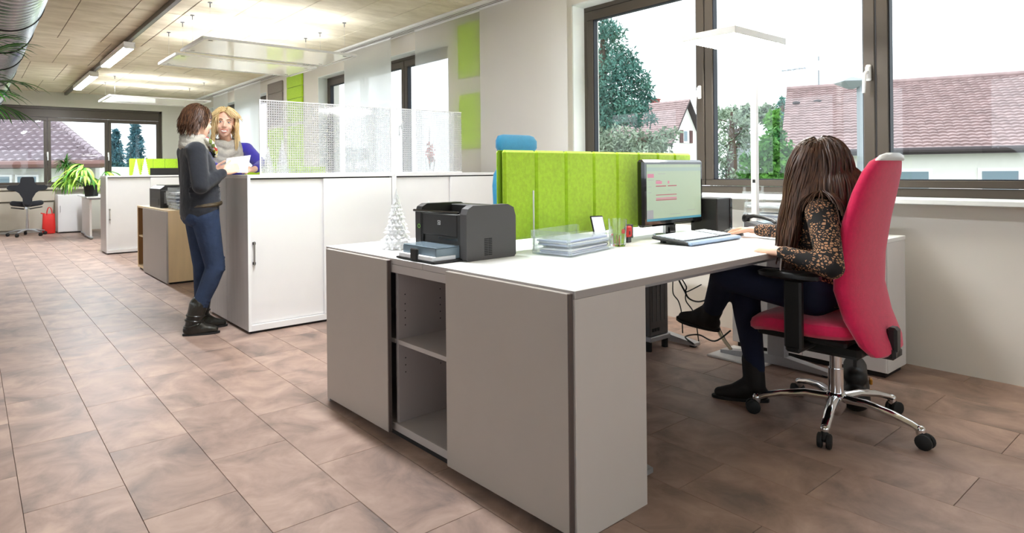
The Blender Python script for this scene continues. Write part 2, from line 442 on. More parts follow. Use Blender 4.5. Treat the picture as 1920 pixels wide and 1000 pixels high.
def lace_nodes():
    m = mat('lace', (22, 19, 20), .8); nt = m.node_tree; N = nt.nodes; L = nt.links; b = N['Principled BSDF']
    tc = N.new('ShaderNodeTexCoord'); mp = N.new('ShaderNodeMapping'); mp.inputs['Scale'].default_value = (1, 1, 1.35); L.new(tc.outputs['Object'], mp.inputs[0])
    nz = N.new('ShaderNodeTexNoise'); nz.inputs['Scale'].default_value = 24; L.new(mp.outputs[0], nz.inputs['Vector'])
    ml = N.new('ShaderNodeVectorMath'); ml.operation = 'SCALE'; ml.inputs['Scale'].default_value = .03; L.new(nz.outputs['Color'], ml.inputs[0])
    av = N.new('ShaderNodeVectorMath'); L.new(mp.outputs[0], av.inputs[0]); L.new(ml.outputs[0], av.inputs[1])
    vo = N.new('ShaderNodeTexVoronoi'); vo.feature = 'DISTANCE_TO_EDGE'; vo.inputs['Scale'].default_value = 74; L.new(av.outputs[0], vo.inputs['Vector'])
    n3 = N.new('ShaderNodeTexNoise'); n3.inputs['Scale'].default_value = 15; L.new(mp.outputs[0], n3.inputs['Vector'])
    gt = N.new('ShaderNodeMath'); gt.operation = 'GREATER_THAN'; gt.inputs[1].default_value = .17; L.new(vo.outputs['Distance'], gt.inputs[0])
    g2 = N.new('ShaderNodeMath'); g2.operation = 'GREATER_THAN'; g2.inputs[1].default_value = .43; L.new(n3.outputs['Fac'], g2.inputs[0])
    mu = N.new('ShaderNodeMath'); mu.operation = 'MULTIPLY'; L.new(gt.outputs[0], mu.inputs[0]); L.new(g2.outputs[0], mu.inputs[1])
    mx = N.new('ShaderNodeMix'); mx.data_type = 'RGBA'; mx.inputs[6].default_value = (*lin((24, 20, 21)), 1); mx.inputs[7].default_value = (*lin((178, 132, 98)), 1)
    L.new(mu.outputs[0], mx.inputs[0]); L.new(mx.outputs[2], b.inputs['Base Color'])
lace_nodes()
# ================================================================== SETTING
def pj(p):
    d = Vector(p)-Vector((0, 0, CAM_H)); w_ = d.dot(FW)
    if w_ < .25: return None
    a = FPX*d.dot(RT)/w_; b = -FPX*d.z/w_
    return PPX+a*math.cos(ROLL)+b*math.sin(ROLL), PPY-a*math.sin(ROLL)+b*math.cos(ROLL), w_
XL, XR, YB, YF, ZC = -3.2, 4.25, -2.7, 14.75, 2.80
fl = tag(MB().box(XL, YB, -.12, XR+.3, YF+.2, -.003).build('floor', MT['grout']), kind='structure', label='taupe stoneware tile floor laid in half bond')
TW, TL_ = .306, .622
tile_me = MB().box(-TW/2+.0009, -TL_/2+.0009, -.011, TW/2-.0009, TL_/2-.0009, 0, .0009).mesh('tile'); tile_me.materials.append(MT['floor_tile'])
tiles = []
for k in range(-12, 14):
    xc = .44+TW*(k+.5)
    if xc < XL+.1 or xc > XR+.1: continue
    y0 = 3.455 if k % 2 == 0 else 3.125
    for j in range(-13, 19):
        yc = y0+TL_*(j+.5)
        if yc < YB or yc > YF+.1: continue
        best = None; 
        for sx in (-.5, 0, .5):
            for sy in (-.5, 0, .5):
                q = pj((xc+sx*TW, yc+sy*TL_, 0))
                if q and -5 < q[0] < 1925 and 0 < q[1] < 1003: best = q[2] if best is None else min(best, q[2])
        hid = (xc > 1.62 and yc > 4.4) or (1.5 < xc < 1.75 and 1.4 < yc < 2.7)
        tiles.append((best if best and not hid else 1e6+yc, xc, yc))
tiles.sort()
rest = MB()
for i, (b_, xc, yc) in enumerate(tiles):
    if i < 290 and b_ < 1e5:
        o = bpy.data.objects.new('tile', tile_me); COL.objects.link(o); o.parent = fl; o.location = (xc, yc, 0)
    else:
        rest.box(xc-TW/2+.0013, yc-TL_/2+.0013, -.011, xc+TW/2-.0013, yc+TL_/2-.0013, 0)
tag(rest.build('tile_field', MT['floor_tile'], fl), kind='stuff')
# ceiling of board-marked concrete
ce = tag(MB().box(XL, YB, ZC+.006, XR+.3, YF+.2, ZC+.3).build('ceiling', MT['concrete_joint']), kind='structure', label='raw concrete ceiling with formwork panel joints')
rows = [(-2.68, .3), (-1.3, .1), (.75, .45), (2.83, .2), (4.87, 0.), (6.92, 0.), (8.935, .13), (10.98, .33), (13.0, .18), (14.95, 0)]
crest = MB(); rnd = random.Random(3)
for r_ in range(len(rows)-1):
    y0, off = rows[r_]; y1 = rows[r_+1][0]
    for k in range(-9, 9):
        x0 = .87+off+.467*k; x1 = x0+.467
        x0 = max(x0, XL); x1 = min(x1, XR)
        if x1-x0 < .02: continue
        dz = rnd.uniform(0, .0025)
        mbp = crest if (x1 < -.3 or y1 < 2.9) else MB()
        mbp.box(x0+.0035, y0+.0035, ZC+dz, x1-.0035, y1-.0035, ZC+.02, .002)
        if mbp is not crest: mbp.build('concrete_panel', MT['concrete'], ce)
tag(crest.build('concrete_panel_field', MT['concrete'], ce), kind='stuff')
# walls with openings
W1 = (.28, 3.715); W2 = (5.5, 8.76); W3 = (10.84, 14.2); ZS, ZT = .945, 2.582
wr = MB(); ys = [YB, *W1, *W2, *W3, YF+.2]
for i in range(0, len(ys), 2): wr.box(XR, ys[i], -.1, XR+.36, ys[i+1], ZC+.1)
for a, b in (W1, W2, W3): wr.box(XR, a, -.1, XR+.36, b, ZS-.03); wr.box(XR, a, ZT, XR+.36, b, ZC+.1)
tag(wr.build('wall_right', MT['wall']), kind='structure', label='off white plaster window wall')
FX0, FX1, FZT, FZS = -1.15, 3.405, 2.51, .885
wf = MB().box(XL, YF, -.1, FX0, YF+.35, ZC+.1).box(FX1, YF, -.1, XR+.36, YF+.35, ZC+.1).box(FX0, YF, FZT, FX1, YF+.35, ZC+.1).box(FX0, YF, -.1, FX1, YF+.35, FZS-.04)
tag(wf.build('wall_far', MT['wall_far']), kind='structure', label='pale end wall around the wide far window')
wl = MB(); LWN = ((-.6, 2.6), (3.5, 6.7), (7.6, 10.6), (11.4, 14.2))  # window openings added to bring in more light from the side
yy = [YB-.2, *[q for p in LWN for q in p], YF+.3]
for i in range(0, len(yy), 2): wl.box(XL-.2, yy[i], -.1, XL, yy[i+1], ZC+.1)
for a, b in LWN: wl.box(XL-.2, a, -.1, XL, b, .95); wl.box(XL-.2, a, 2.51, XL, b, ZC+.1)
tag(wl.build('wall_left', MT['wall']), kind='structure', label='off white wall beyond the aisle with a row of window openings added for light')
for i, (a, b) in enumerate(LWN):  # out-of-view windows, added so daylight enters from the left
    w_ = thing('window_%d' % (6+i), ('dark framed window added in the left wall for light, level with the near desk', 'dark framed window added in the left wall for light, level with the tall cabinets', 'dark framed window added in the left wall for light, beside the maple sideboard', 'dark framed window added in the left wall for light, by the far end')[i], None, kind='structure')
    m = MB(); n_ = 3
    m.box(XL-.12, a, .95, XL-.05, b, 1.03, .003).box(XL-.12, a, 2.42, XL-.05, b, 2.51, .003)
    for k in range(n_+1): yk = a+(b-a-.10)*k/n_; m.box(XL-.12, yk, 1.03, XL-.05, yk+.10, 2.42, .003)
    m.build('frame', MT['frame'], w_)
    for k in range(n_): y0 = a+(b-a-.10)*k/n_; MB().box(XL-.088, y0+.10, 1.03, XL-.084, y0+(b-a-.10)/n_, 2.42).build('pane', MT['pane'], w_)
BX0, BX1 = -2.2, 3.6  # opening added in the unseen back wall to light faces turned to the viewer
tag(MB().box(XL, YB-.2, -.1, BX0, YB, ZC+.1).box(BX1, YB-.2, -.1, XR+.3, YB, ZC+.1).box(BX0, YB-.2, FZT, BX1, YB, ZC+.1).box(BX0, YB-.2, -.1, BX1, YB, .9).build('wall_back', MT['wall']), kind='structure', label='wall behind the viewer with a wide window opening added for light')
# ---- windows
def handle(parent, p, axis, sgn):
    """white lever handle; axis 'x' = window in the right wall (faces -x), 'y' = window in the end wall (faces -y)"""
    x, y, z = p; m = MB()
    if axis == 'x':
        m.tube([(x-.012, y, z-.035), (x-.012, y, z+.035)], .016, 10).box(x-.012, y-.015, z-.05, x, y+.015, z+.05, .006)
        m.tube([(x-.012, y, z), (x-.045, y, z), (x-.05, y+.006*sgn, z-.01), (x-.05, y+.012*sgn, z-.125)], [.011, .011, .011, .009], 8)
    else:
        m.box(x-.015, y-.012, z-.05, x+.015, y, z+.05, .006)
        m.tube([(x, y-.012, z), (x, y-.045, z), (x, y-.05, z-.01), (x, y-.05, z-.125)], [.012, .012, .012, .010], 8)
    return m.build('handle', MT['handle_white'], parent, smooth=True)
def window_x(n, ya, yb, label, sashes=3, handles=()):
    """window in the right wall: outer frame, sashes with their own frame, pane and handle"""
    w_ = thing('window_%d' % n, label, None, kind='structure'); x = 4.40
    m = MB(); fr = .05
    m.box(x, ya, ZS, x+.08, yb, ZS+fr, .003).box(x, ya, ZT-fr, x+.08, yb, ZT, .003)
    m.box(x, ya, ZS+fr, x+.08, ya+fr, ZT-fr, .003).box(x, yb-fr, ZS+fr, x+.08, yb, ZT-fr, .003)
    W_ = (yb-ya-2*fr)/sashes
    m.build('frame', MT['frame'], w_)
    MB().box(4.13, ya-.03, ZS-.03, 4.40, yb+.03, ZS, .004).build('window_sill', MT['reveal'], w_)
    MB().box(XR+.001, ya-.0, ZS, 4.40, ya+.012, ZT).box(XR+.001, yb-.012, ZS, 4.40, yb, ZT).box(XR+.001, ya, ZT-.012, 4.40, yb, ZT).build('reveal_lining', MT['reveal'], w_)
    for k in range(sashes):
        a = ya+fr+W_*k+.004; b = a+W_-.008; s = .062; z0 = ZS+fr+.004; z1 = ZT-fr-.004
        f = MB(); xs = x-.012
        for (q0, q1, h0, h1) in ((a, b, z0, z0+s*.7), (a, b, z1-s*1.3, z1), (a, a+s, z0+s*.7, z1-s*1.3), (b-s, b, z0+s*.7, z1-s*1.3)): f.box(xs, q0, h0, xs+.07, q1, h1, .004)
        so = f.build('sash', MT['frame'], w_)
        g = MB(); 
        for (q0, q1, h0, h1) in ((a+s, b-s, z0+s*.7, z0+s*.7+.006), (a+s, b-s, z1-s*1.3-.006, z1-s*1.3), (a+s, a+s+.006, z0+s*.7, z1-s*1.3), (b-s-.006, b-s, z0+s*.7, z1-s*1.3)): g.box(xs+.01, q0, h0, xs+.06, q1, h1)
        g.build('gasket', MT['gasket'], so)
        MB().box(xs+.034, a+s, z0+s*.7, xs+.038, b-s, z1-s*1.3).build('pane', MT['pane'], so)
        if k in handles:
            handle(so, (xs, a+s*.5 if True else b, 1.70), 'x', 1)
    return w_
w1 = window_x(1, *W1, 'dark framed three sash window right beside the working woman', handles=(0, 1, 2))
w2 = window_x(2, *W2, 'dark framed window half hidden by the middle curtain panels', handles=(1,))
w3 = window_x(3, *W3, 'dark framed window behind the furthest curtain panels')
def window_y(n, y, x0, x1, label, mull, zs, zt, head, flip=1):
    w_ = thing('window_%d' % n, label, None, kind='structure'); m = MB(); d = .08*flip
    m.box(x0, y, zs, x1, y+d, zs+.045, .003).box(x0, y, zt-.05, x1, y+d, zt, .003).box(x0, y, zs, x0+.05, y+d, zt, .003).box(x1-.05, y, zs, x1, y+d, zt, .003)
    m.build('frame', MT['frame'], w_)
    MB().box(x0+.05, y+.005*flip, head+.085, x1-.05, y+.05*flip, zt-.05, .004).build('shutter_box', MT['frame'], w_)
    ed = [x0+.05]+mull+[x1-.05]
    for k in range(len(ed)-1):
        a, b = ed[k]+.003, ed[k+1]-.003; s = .058; z0 = zs+.048; z1 = head+.08; f = MB()
        for (p0, p1, h0, h1) in ((a, b, z0, z0+s), (a, b, z1-s*1.2, z1), (a, a+s, z0+s, z1-s*1.2), (b-s, b, z0+s, z1-s*1.2)): f.box(p0, y-.012*flip, h0, p1, y+.06*flip, h1, .004)
        so = f.build('sash', MT['frame'], w_)
        MB().box(a+s, y+.022*flip, z0+s, b-s, y+.026*flip, z1-s*1.2).build('pane', MT['pane'], so)
        if flip > 0 and k > 0: handle(so, (a+s*.5-.03, y-.012, 1.55), 'y', 1)
    return w_
w4 = window_y(4, YF+.06, FX0, FX1, 'wide dark framed window in the far end wall', [.16, 1.256, 2.342], FZS, FZT, 2.21)
MB().box(FX0-.05, YF-.14, FZS-.045, FX1+.05, YF+.06, FZS, .006).build('window_sill', MT['ledge'], w4)
window_y(5, YB-.1, BX0, BX1, 'wide dark framed window added behind the viewer for light', [-.8, .6, 2.1], .9, FZT, 2.21, flip=-1)  # unseen window, added as a light source behind the camera
# radiator casing below the far window
tag(MB().box(FX0, YF-.10, .62, 1.36, YF-.002, FZS-.06, .006).box(FX0, YF-.06, .06, 1.36, YF-.002, .60, .006).build('trim_1', MT['ledge']), kind='structure', label='beige casing below the far window sill')
# curtain rail along the window wall
tag(MB().box(4.02, 2.2, ZC-.028, 4.20, YF, ZC, .003).build('trim_2', MT['white']), kind='structure', label='white ceiling rail carrying the curtain panels')
for i_, xx in enumerate((4.07, 4.105, 4.14)):
    MB().box(xx, 2.2, ZC-.031, xx+.008, YF-.01, ZC-.027).build('rail_slot', MT['dark_rail'], bpy.data.objects['trim_2'])
for (ya, yb, lab, xx, mm) in ((3.655, 4.812, 'wide greyish white curtain panel nearest the big window', 4.118, 'curtain_dense'), (4.80, 6.0, 'translucent curtain panel with green felt showing through', 4.144, 'curtain'),
                          (6.48, 7.68, 'bright white curtain panel behind the grid screen', 4.118, 'curtain_white'), (10.78, 12.15, 'white curtain panel just right of the blonde woman', 4.118, 'curtain_white'), (12.62, 13.55, 'furthest narrow curtain panel left of the blonde woman', 4.144, 'curtain_white')):
    t = thing('curtain_panel', lab, 'curtain', (xx, ya, .12), group='sliding curtain panels on the ceiling rail')
    m = MB(); n = 24
    vs = [(xx+.002*math.sin(k*.9), ya+(yb-ya)*k/n, z) for z in (.14, ZC-.05) for k in range(n+1)]
    m.add(vs, [(k, k+1, n+2+k, n+1+k) for k in range(n)]).build('fabric', MT[mm], t, world=True)
    MB().box(xx-.006, ya, ZC-.052, xx+.006, yb, ZC-.030, .002).build('carrier', MT['white'], t, world=True)
    MB().box(xx-.005, ya, .115, xx+.005, yb, .142, .002).build('weight_bar', MT['white'], t, world=True)
def felt(name, ya, yb, z0, z1, mt, lab, n=3):
    t = thing(name, lab, 'wall panel', (XR, ya, z0), group='felt acoustic panels on the window wall')
    h = (z1-z0)/n
    for k in range(n): MB().box(XR-.03, ya, z0+h*k+.002, XR-.001, yb, z0+h*(k+1)-.002, .008).build('felt_strip', MT[mt], t, world=True)
mat('grey_felt', (138, 130, 124), .95, var=.08, scale=40)
felt('felt_panel', 4.88, 5.30, 2.12, 2.70, 'green_felt', 'upper green felt panel seen through the curtain')
felt('felt_panel', 4.88, 5.29, 1.36, 1.945, 'green_felt', 'lower green felt panel seen through the curtain')
felt('felt_panel', 9.28, 9.88, 1.95, 2.72, 'green_felt', 'bright green felt panel on the far pier above the grid screen', 4)
felt('felt_panel', 9.28, 9.88, 1.15, 1.90, 'green_felt', 'lower green felt panel on the far pier behind the grid screen', 4)
felt('felt_panel', 10.08, 10.72, 1.95, 2.70, 'grey_felt', 'grey felt panel beside the far green one', 4)
felt('felt_panel', 10.08, 10.72, 1.15, 1.90, 'green_felt', 'low green felt panel under the grey one', 4)

# ---- spiral duct
t = thing('spiral_duct', 'round galvanised spiral ventilation duct under the ceiling', 'duct', (.225, 2.0, 2.22))
cxd, czd, rd = .225, 2.50, .255
m = MB(); pr = []
y = 2.0
while y < 14.70:
    for dy, rr in ((0, rd), (.082, rd), (.086, rd+.009), (.098, rd+.009), (.102, rd)): pr.append((y+dy, rr))
    y += .104
n = 40; vs = []; fs = []
for (yy, rr) in pr:
    for j in range(n): a = 2*PI*j/n; vs.append((cxd+rr*math.cos(a), min(yy, 14.73), czd+rr*math.sin(a)))
for i in range(len(pr)-1):
    for j in range(n): j2 = (j+1) % n; fs.append((i*n+j, (i+1)*n+j, (i+1)*n+j2, i*n+j2))
m.add(vs, fs).build('pipe', MT['duct'], t, smooth=True, world=True)
for yy in (3.4, 4.75, 5.85, 6.95, 8.08, 9.6, 11.2, 12.8):
    MB().tube([(cxd+(rd+.006)*math.cos(a*PI/20), yy, czd+(rd+.006)*math.sin(a*PI/20)) for a in range(40)], .012, 6, closed=True).build('clamp_band', MT['rubber'], t, smooth=True, world=True)
    MB().tube([(cxd, yy, czd+rd), (cxd, yy, ZC)], .006, 6).build('hanger_rod', MT['steel'], t, world=True)
# ---- lamp track with tube lamps
t = thing('lamp_track', 'dark metal lighting track running down the ceiling', 'lamp track', (1.57, -2.6, ZC-.06))
MB().box(1.548, -2.6, ZC-.055, 1.592, YF-.02, ZC-.001, .003).build('rail', MT['track_metal'], t, world=True)
MB().box(1.593, -2.6, ZC-.045, 1.603, YF-.02, ZC-.012).build('conductor_slot', MT['rubber'], t, world=True)
def track_lamp(y0, y1, lab):
    t = thing('tube_lamp', lab, 'ceiling lamp', (1.57, y0, ZC-.135), group='tube lamps on the ceiling track')
    MB().box(1.505, y0-.03, ZC-.078, 1.635, y1+.03, ZC-.056, .003).box(1.505, y0-.03, ZC-.127, 1.512, y1+.03, ZC-.078, .002).box(1.628, y0-.03, ZC-.127, 1.635, y1+.03, ZC-.078, .002).build('gear_tray', MT['lamp_body'], t, world=True)
    MB().prism([(1.513, ZC-.098), (1.513, ZC-.130), (1.518, ZC-.135), (1.622, ZC-.135), (1.627, ZC-.130), (1.627, ZC-.098)], y1-y0, Matrix(((1, 0, 0, 0), (0, 0, 1, y0), (0, 1, 0, 0), (0, 0, 0, 1)))).build('diffuser', MT['led'], t, world=True)
    for yy in (y0-.022, y1+.004): MB().box(1.512, yy, ZC-.138, 1.628, yy+.018, ZC-.062, .004).build('end_cap', MT['lamp_body'], t, world=True)
track_lamp(8.42, 10.05, 'bright tube lamp on the track, nearer of the two in view')
track_lamp(11.12, 13.0, 'bright tube lamp on the track, nearest the far wall')
track_lamp(2.1, 3.8, 'added tube lamp on the track above the near sideboard, out of view')  # unseen lamp, added to light the near desk group
# ---- pendants
def pendant(x0, x1, y0, y1, z, lab, hx=(.10, .10)):
    t = thing('pendant_lamp', lab, 'pendant lamp', ((x0+x1)/2, (y0+y1)/2, z), group='flat clear panel pendants with white rims')
    e = .030; m = MB()
    for yy in (y0, y1-.018): MB().box(x0, yy, z-.006, x1, yy+.018, z+.010, .002).box(x0, yy, z+.008, x1, yy+.0015, z+.0165).box(x0, yy+.0165, z+.008, x1, yy+.018, z+.0165).build('rim_bar', MT['white'], t, world=True)
    for xx in (x0, x1-e): MB().box(xx, y0+.015, z-.010, xx+e, y1-.015, z+.022, .002).build('end_bar', MT['white'], t, world=True)
    MB().box(x0+e, y0+.018, z, x1-e, y1-.018, z+.005).build('prism_plate', MT['prism_plate'], t, world=True)
    for yy in (y0+.001, y1-.017): MB().box(x0+.06, yy+.002, z+.0125, x1-.06, yy+.013, z+.015).build('light_strip', MT['uplight'], t, world=True)
    for xx in (x0+hx[0], x1-hx[1]):
        for yy in (y0+.10, y1-.10):
            w_ = MB().tube([(xx, yy, z+.004), (xx, yy, ZC-.045)], .0012, 5).build('wire', MT['steel'], t, world=True)
            MB().lathe([(.022, -.006), (.022, 0)], 12, (xx, yy, ZC)).tube([(xx, yy, ZC-.05), (xx, yy, ZC-.005)], .005, 6).build('ceiling_cap', MT['grey_plastic'], w_, world=True)
            MB().box(xx-.02, yy-.006, z-.003, xx+.02, yy+.006, z+.008).build('wire_clip', MT['grey_plastic'], t, world=True)
pendant(1.79, 3.46, 6.15, 6.96, 2.425, 'flat clear panel pendant, nearer of the middle pair')
pendant(1.79, 3.45, 7.14, 7.94, 2.425, 'flat clear panel pendant, further of the middle pair')
pendant(1.88, 3.55, 11.72, 12.85, 2.455, 'flat clear panel pendant nearest the far wall')
pendant(1.79, 3.46, 1.55, 2.35, 2.425, 'added flat clear panel pendant above the green partition, out of view')  # unseen pendant, added for more light above the near desks
# loose hook on the ceiling near the curtain rail
# ================================================================== FURNITURE
NO = Vector((1.438, 1.255, 0)); NR = R(1.45)
def NL(x, y, z=0):
    c, s = math.cos(NR), math.sin(NR)
    return (NO.x+x*c-y*s, NO.y+x*s+y*c, z)
# ---- near sideboard
t = thing('sideboard', 'low grey sideboard with one sliding door pushed aside, at the desk end', 'sideboard', NL(0, 0), NR)
D, LN, ZB, ZW = .362, 1.555, .062, .734
MB().box(.0, 0, 0, D, .019, ZW, .001).build('side_panel', MT['panel_grey'], t)
MB().box(.0, LN-.019, .0, D, LN, ZW, .001).build('side_panel', MT['edge_grey'], t)
MB().box(.012, .019, .030, D, LN-.019, ZB, .001).build('bottom_panel', MT['edge_grey'], t)
MB().box(D-.01, .019, ZB, D, LN-.019, ZW).build('back_panel', MT['inner_grey'], t)
MB().box(.025, .97, ZB, D-.01, .988, ZW, .001).build('divider', MT['inner_grey'], t)
MB().box(.025, .575, ZB, D-.01, .592, ZW, .001).build('divider', MT['inner_grey'], t)
MB().box(.022, .592, .395, D-.011, .97, .414, .001).build('shelf', MT['edge_grey'], t)
MB().box(.022, .988, .395, D-.011, LN-.019, .414, .001).build('shelf', MT['edge_grey'], t)
MB().box(.03, .02, 0, D-.02, LN-.03, .030).build('plinth', MT['plinth'], t)
MB().box(-.001, .592, .700, .03, LN-.019, .734, .001).build('top_rail', MT['edge_grey'], t)
MB().box(-.006, LN-.05, .07, .012, LN-.02, .725, .001).build('door_rail', MT['dark_rail'], t)
m = MB()
for zz in (.47, .50, .53, .56, .33, .30, .27, .6):
    for yy in (.9695, .5925):
        m.add([(.06+.003*math.cos(a*PI/4), yy, zz+.003*math.sin(a*PI/4)) for a in range(8)], [tuple(range(8))]); m.add([(.25+.003*math.cos(a*PI/4), yy, zz+.003*math.sin(a*PI/4)) for a in range(8)], [tuple(range(8))])
tag(m.build('pin_holes', MT['rubber'], t), kind='stuff')
for (a, b, lab) in ((.012, .592, 'right sliding door'), (.985, 1.518, 'left sliding door')):
    d = MB().box(-.022, a, .030, -.004, b, .752, .0015).build('sliding_door', MT['front_grey'], t); d['label'] = lab
    MB().box(-.021, a-.006, .031, -.005, a, .751).build('edge_strip', MT['dark_rail'], d)
# ---- worktops and desks of the near pair
def desk(name, lab, x0, x1, y0, y1, legy):
    t = thing(name, lab, 'desk', NL(0, 0), NR)
    MB().box(x0, y0, .735, x1, y1, .760, .0015).build('table_top', MT['worktop'], t)
    MB().box(x0+.001, y0-.0008, .7355, x1-.001, y0+.002, .7585).build('edge_band', MT['edge_grey'], t)
    MB().box(x0-.0008, y0+.001, .7355, x0+.002, y1-.001, .7585).build('edge_band', MT['edge_grey'], t)
    for lx in (x0+.52, x1-.08):
        ly = (y0+y1)/2
        MB().box(lx-.025, ly-.05, .03, lx+.025, ly+.05, .70, .006).build('leg', MT['silver_paint'], t)
        f = MB(); f.prism([(y0+.10, .012), (y0+.10, .03), (ly-.06, .062), (ly+.06, .062), (y1-.06, .03), (y1-.06, .012)], .06, Matrix(((0, 0, 1, lx-.03), (1, 0, 0, 0), (0, 1, 0, 0), (0, 0, 0, 1)))).build('foot', MT['silver_paint'], t)
        for yy in (y0+.13, y1-.09): MB().lathe([(.022, 0), (.022, .013)], 12, (lx, yy, 0)).build('glide', MT['rubber'], t)
    MB().box(x0+.47, y0+.08, .70, x1-.03, y0+.12, .734).box(x0+.47, y1-.12, .70, x1-.03, y1-.08, .734).build('beam', MT['silver_paint'], t)
    return t
desk('office_desk', 'white office desk the seated woman works at', 0, 2.30, 0, .762, 0)
dk2 = desk('office_desk', 'white office desk behind the green partition, facing the other way', 0, 2.30, .766, 1.555, 0)
# ---- green desk partition
t = thing('desk_partition', 'long green felt desk partition behind the monitor', 'partition', NL(0, 0, .80), NR)
xs = [.435, .637, .842, 1.052, 1.243, 1.432, 1.612, 1.782, 1.955]
MB().box(xs[0]-.006, .770, .012, xs[-1]+.004, .782, .412, .002).build('core_board', MT['green_edge'], t)
for k in range(8): MB().box(xs[k]+.0015, .744, .016, xs[k+1]-.0015, .770, .413, .010).build('felt_pad', MT['green_felt'], t, smooth=False)
for k in range(8): MB().box(xs[k]+.0015, .782, .016, xs[k+1]-.0015, .806, .413, .010).build('felt_pad', MT['green_felt'], t)
for xx in (.75, 1.25, 1.75): MB().box(xx-.03, .764, -.039, xx+.03, .788, .014, .002).build('bracket', MT['silver_paint'], t)
# ---- tall cabinets
def tall(lab, x0, x1, y0, y1, side_l=True, h=1.112, front=-1, handles=True, group='white sliding door cabinets'):
    t = thing('tall_cabinet', lab, 'cabinet', (x0, y0, 0), group=group)
    L_, Dp = x1-x0, y1-y0
    MB().box(0, 0, .018, .018, Dp, h-.024, .001).build('side_panel', MT['cabinet_side_shade'], t)
    MB().box(L_-.018, 0, .018, L_, Dp, h-.024, .001).build('side_panel', MT['cabinet_side_shade'], t)
    MB().box(0, 0, h-.024, L_, Dp, h, .0015).build('top_panel', MT['cabinet_white'], t)
    MB().box(.018, 0, .018, L_-.018, Dp, .060, .001).build('bottom_panel', MT['cabinet_white'], t)
    MB().box(.02, .02, 0, L_-.02, Dp-.02, .018).build('plinth', MT['plinth'], t)
    if front < 0:
        MB().box(-.0006, -.0008, .019, .020, .003, h-.024).build('front_edge', MT['white'], t); MB().box(L_-.020, -.0008, .019, L_+.0006, .003, h-.024).build('front_edge', MT['white'], t)
        d1 = MB().box(.022, .026, .062, L_*.5+.02, .042, h-.034, .0015).build('sliding_door', MT['cabinet_white'], t)
        d2 = MB().box(L_*.5-.022, .004, .062, L_-.022, .020, h-.034, .0015).build('sliding_door', MT['cabinet_white'], t)
        MB().box(.018, .045, .06, L_-.018, .055, h-.024).build('inner_panel', MT['plinth'], t)
        if handles:
            for dd, xx, yy in ((d1, .048, .026),):
                hz = .56
                MB().box(xx-.005, yy-.024, hz-.085, xx+.005, yy-.015, hz+.085, .002).build('handle', MT['steel'], dd)
                for s in (-.07, .07): MB().box(xx-.009, yy-.022, hz+s-.009, xx+.009, yy, hz+s+.009, .002).build('handle_post', MT['black_plastic'], dd)
    else:
        MB().box(.018, Dp-.03, .06, L_-.018, Dp-.012, h-.024, .001).build('sliding_door', MT['cabinet_white'], t)
    return t
tall('tall white cabinet at the aisle end of the row, beside the standing woman', 1.541, 2.748, 4.294, 4.745)
tall('tall white cabinet second from the aisle, behind the printer', 2.750, 3.955, 4.294, 4.745)
tall('tall white cabinet back to back with the aisle end one', 1.541, 2.748, 4.748, 5.20, front=1)
tall('tall white cabinet back to back with the window end one', 2.750, 3.955, 4.748, 5.20, front=1)
tall('tall white cabinet at the aisle behind the printer on the maple sideboard', 1.532, 2.74, 9.885, 10.36)
tall('tall white cabinet in the second row, further from the aisle', 2.742, 3.95, 9.885, 10.36)
# ---- grid screen on the first row
t = thing('grid_screen', 'see-through white plastic grid screen standing on the tall cabinets', 'screen', (1.69, 4.452, 1.112))
for (a, b) in ((1.69, 2.815), (2.818, 3.58)):
    s = MB().box(a, 4.450, 1.122, b, 4.454, 1.660).build('grid_sheet', MT['grid_screen'], t, world=True)
    MB().box(a, 4.4485, 1.122, a+.012, 4.4555, 1.661, .001).build('end_edge', MT['white'], s, world=True)
    MB().box(a+.012, 4.4485, 1.655, b, 4.4555, 1.661, .001).build('top_edge', MT['white'], s, world=True)
MB().box(1.69, 4.445, 1.112, 3.58, 4.459, 1.123, .002).build('base_rail', MT['white'], t, world=True)
# ---- maple sideboard
t = thing('maple_sideboard', 'maple sideboard with a grey sliding door and open brown end', 'sideboard', (1.605, 6.755, 0))
h = .752; Dp, LN = .42, 1.46
MB().box(0, 0, .02, Dp, .02, h-.024, .001).build('side_panel', MT['maple'], t)
MB().box(0, LN-.02, .02, Dp, LN, h-.024, .001).build('side_panel', MT['maple'], t)
MB().box(0, 0, h-.024, Dp, LN, h, .0015).build('top_panel', MT['maple'], t)
MB().box(0.004, .02, .02, Dp, LN-.02, .05, .001).build('bottom_panel', MT['maple'], t)
MB().box(Dp-.03, .02, .05, Dp-.02, LN-.02, h-.024).build('back_panel', MT['oak_inside'], t)
MB().box(.02, 1.0, .05, Dp-.03, 1.016, h-.024).build('divider', MT['oak_inside'], t)
MB().box(.012, 1.016, .385, Dp-.03, LN-.02, .402, .001).build('shelf', MT['maple'], t)
MB().box(.006, LN-.028, .05, .30, LN-.0205, h-.025).build('inner_side', MT['oak_inside'], t)
MB().box(.02, .03, 0, Dp-.02, LN-.03, .02).build('plinth', MT['plinth'], t)
d = MB().box(-.018, .012, .012, -.002, 1.08, h-.012, .0015).build('sliding_door', MT['front_grey'], t)
MB().box(-.019, .0, .012, -.001, .0115, h-.012).build('edge_strip', MT['edge_grey'], d)
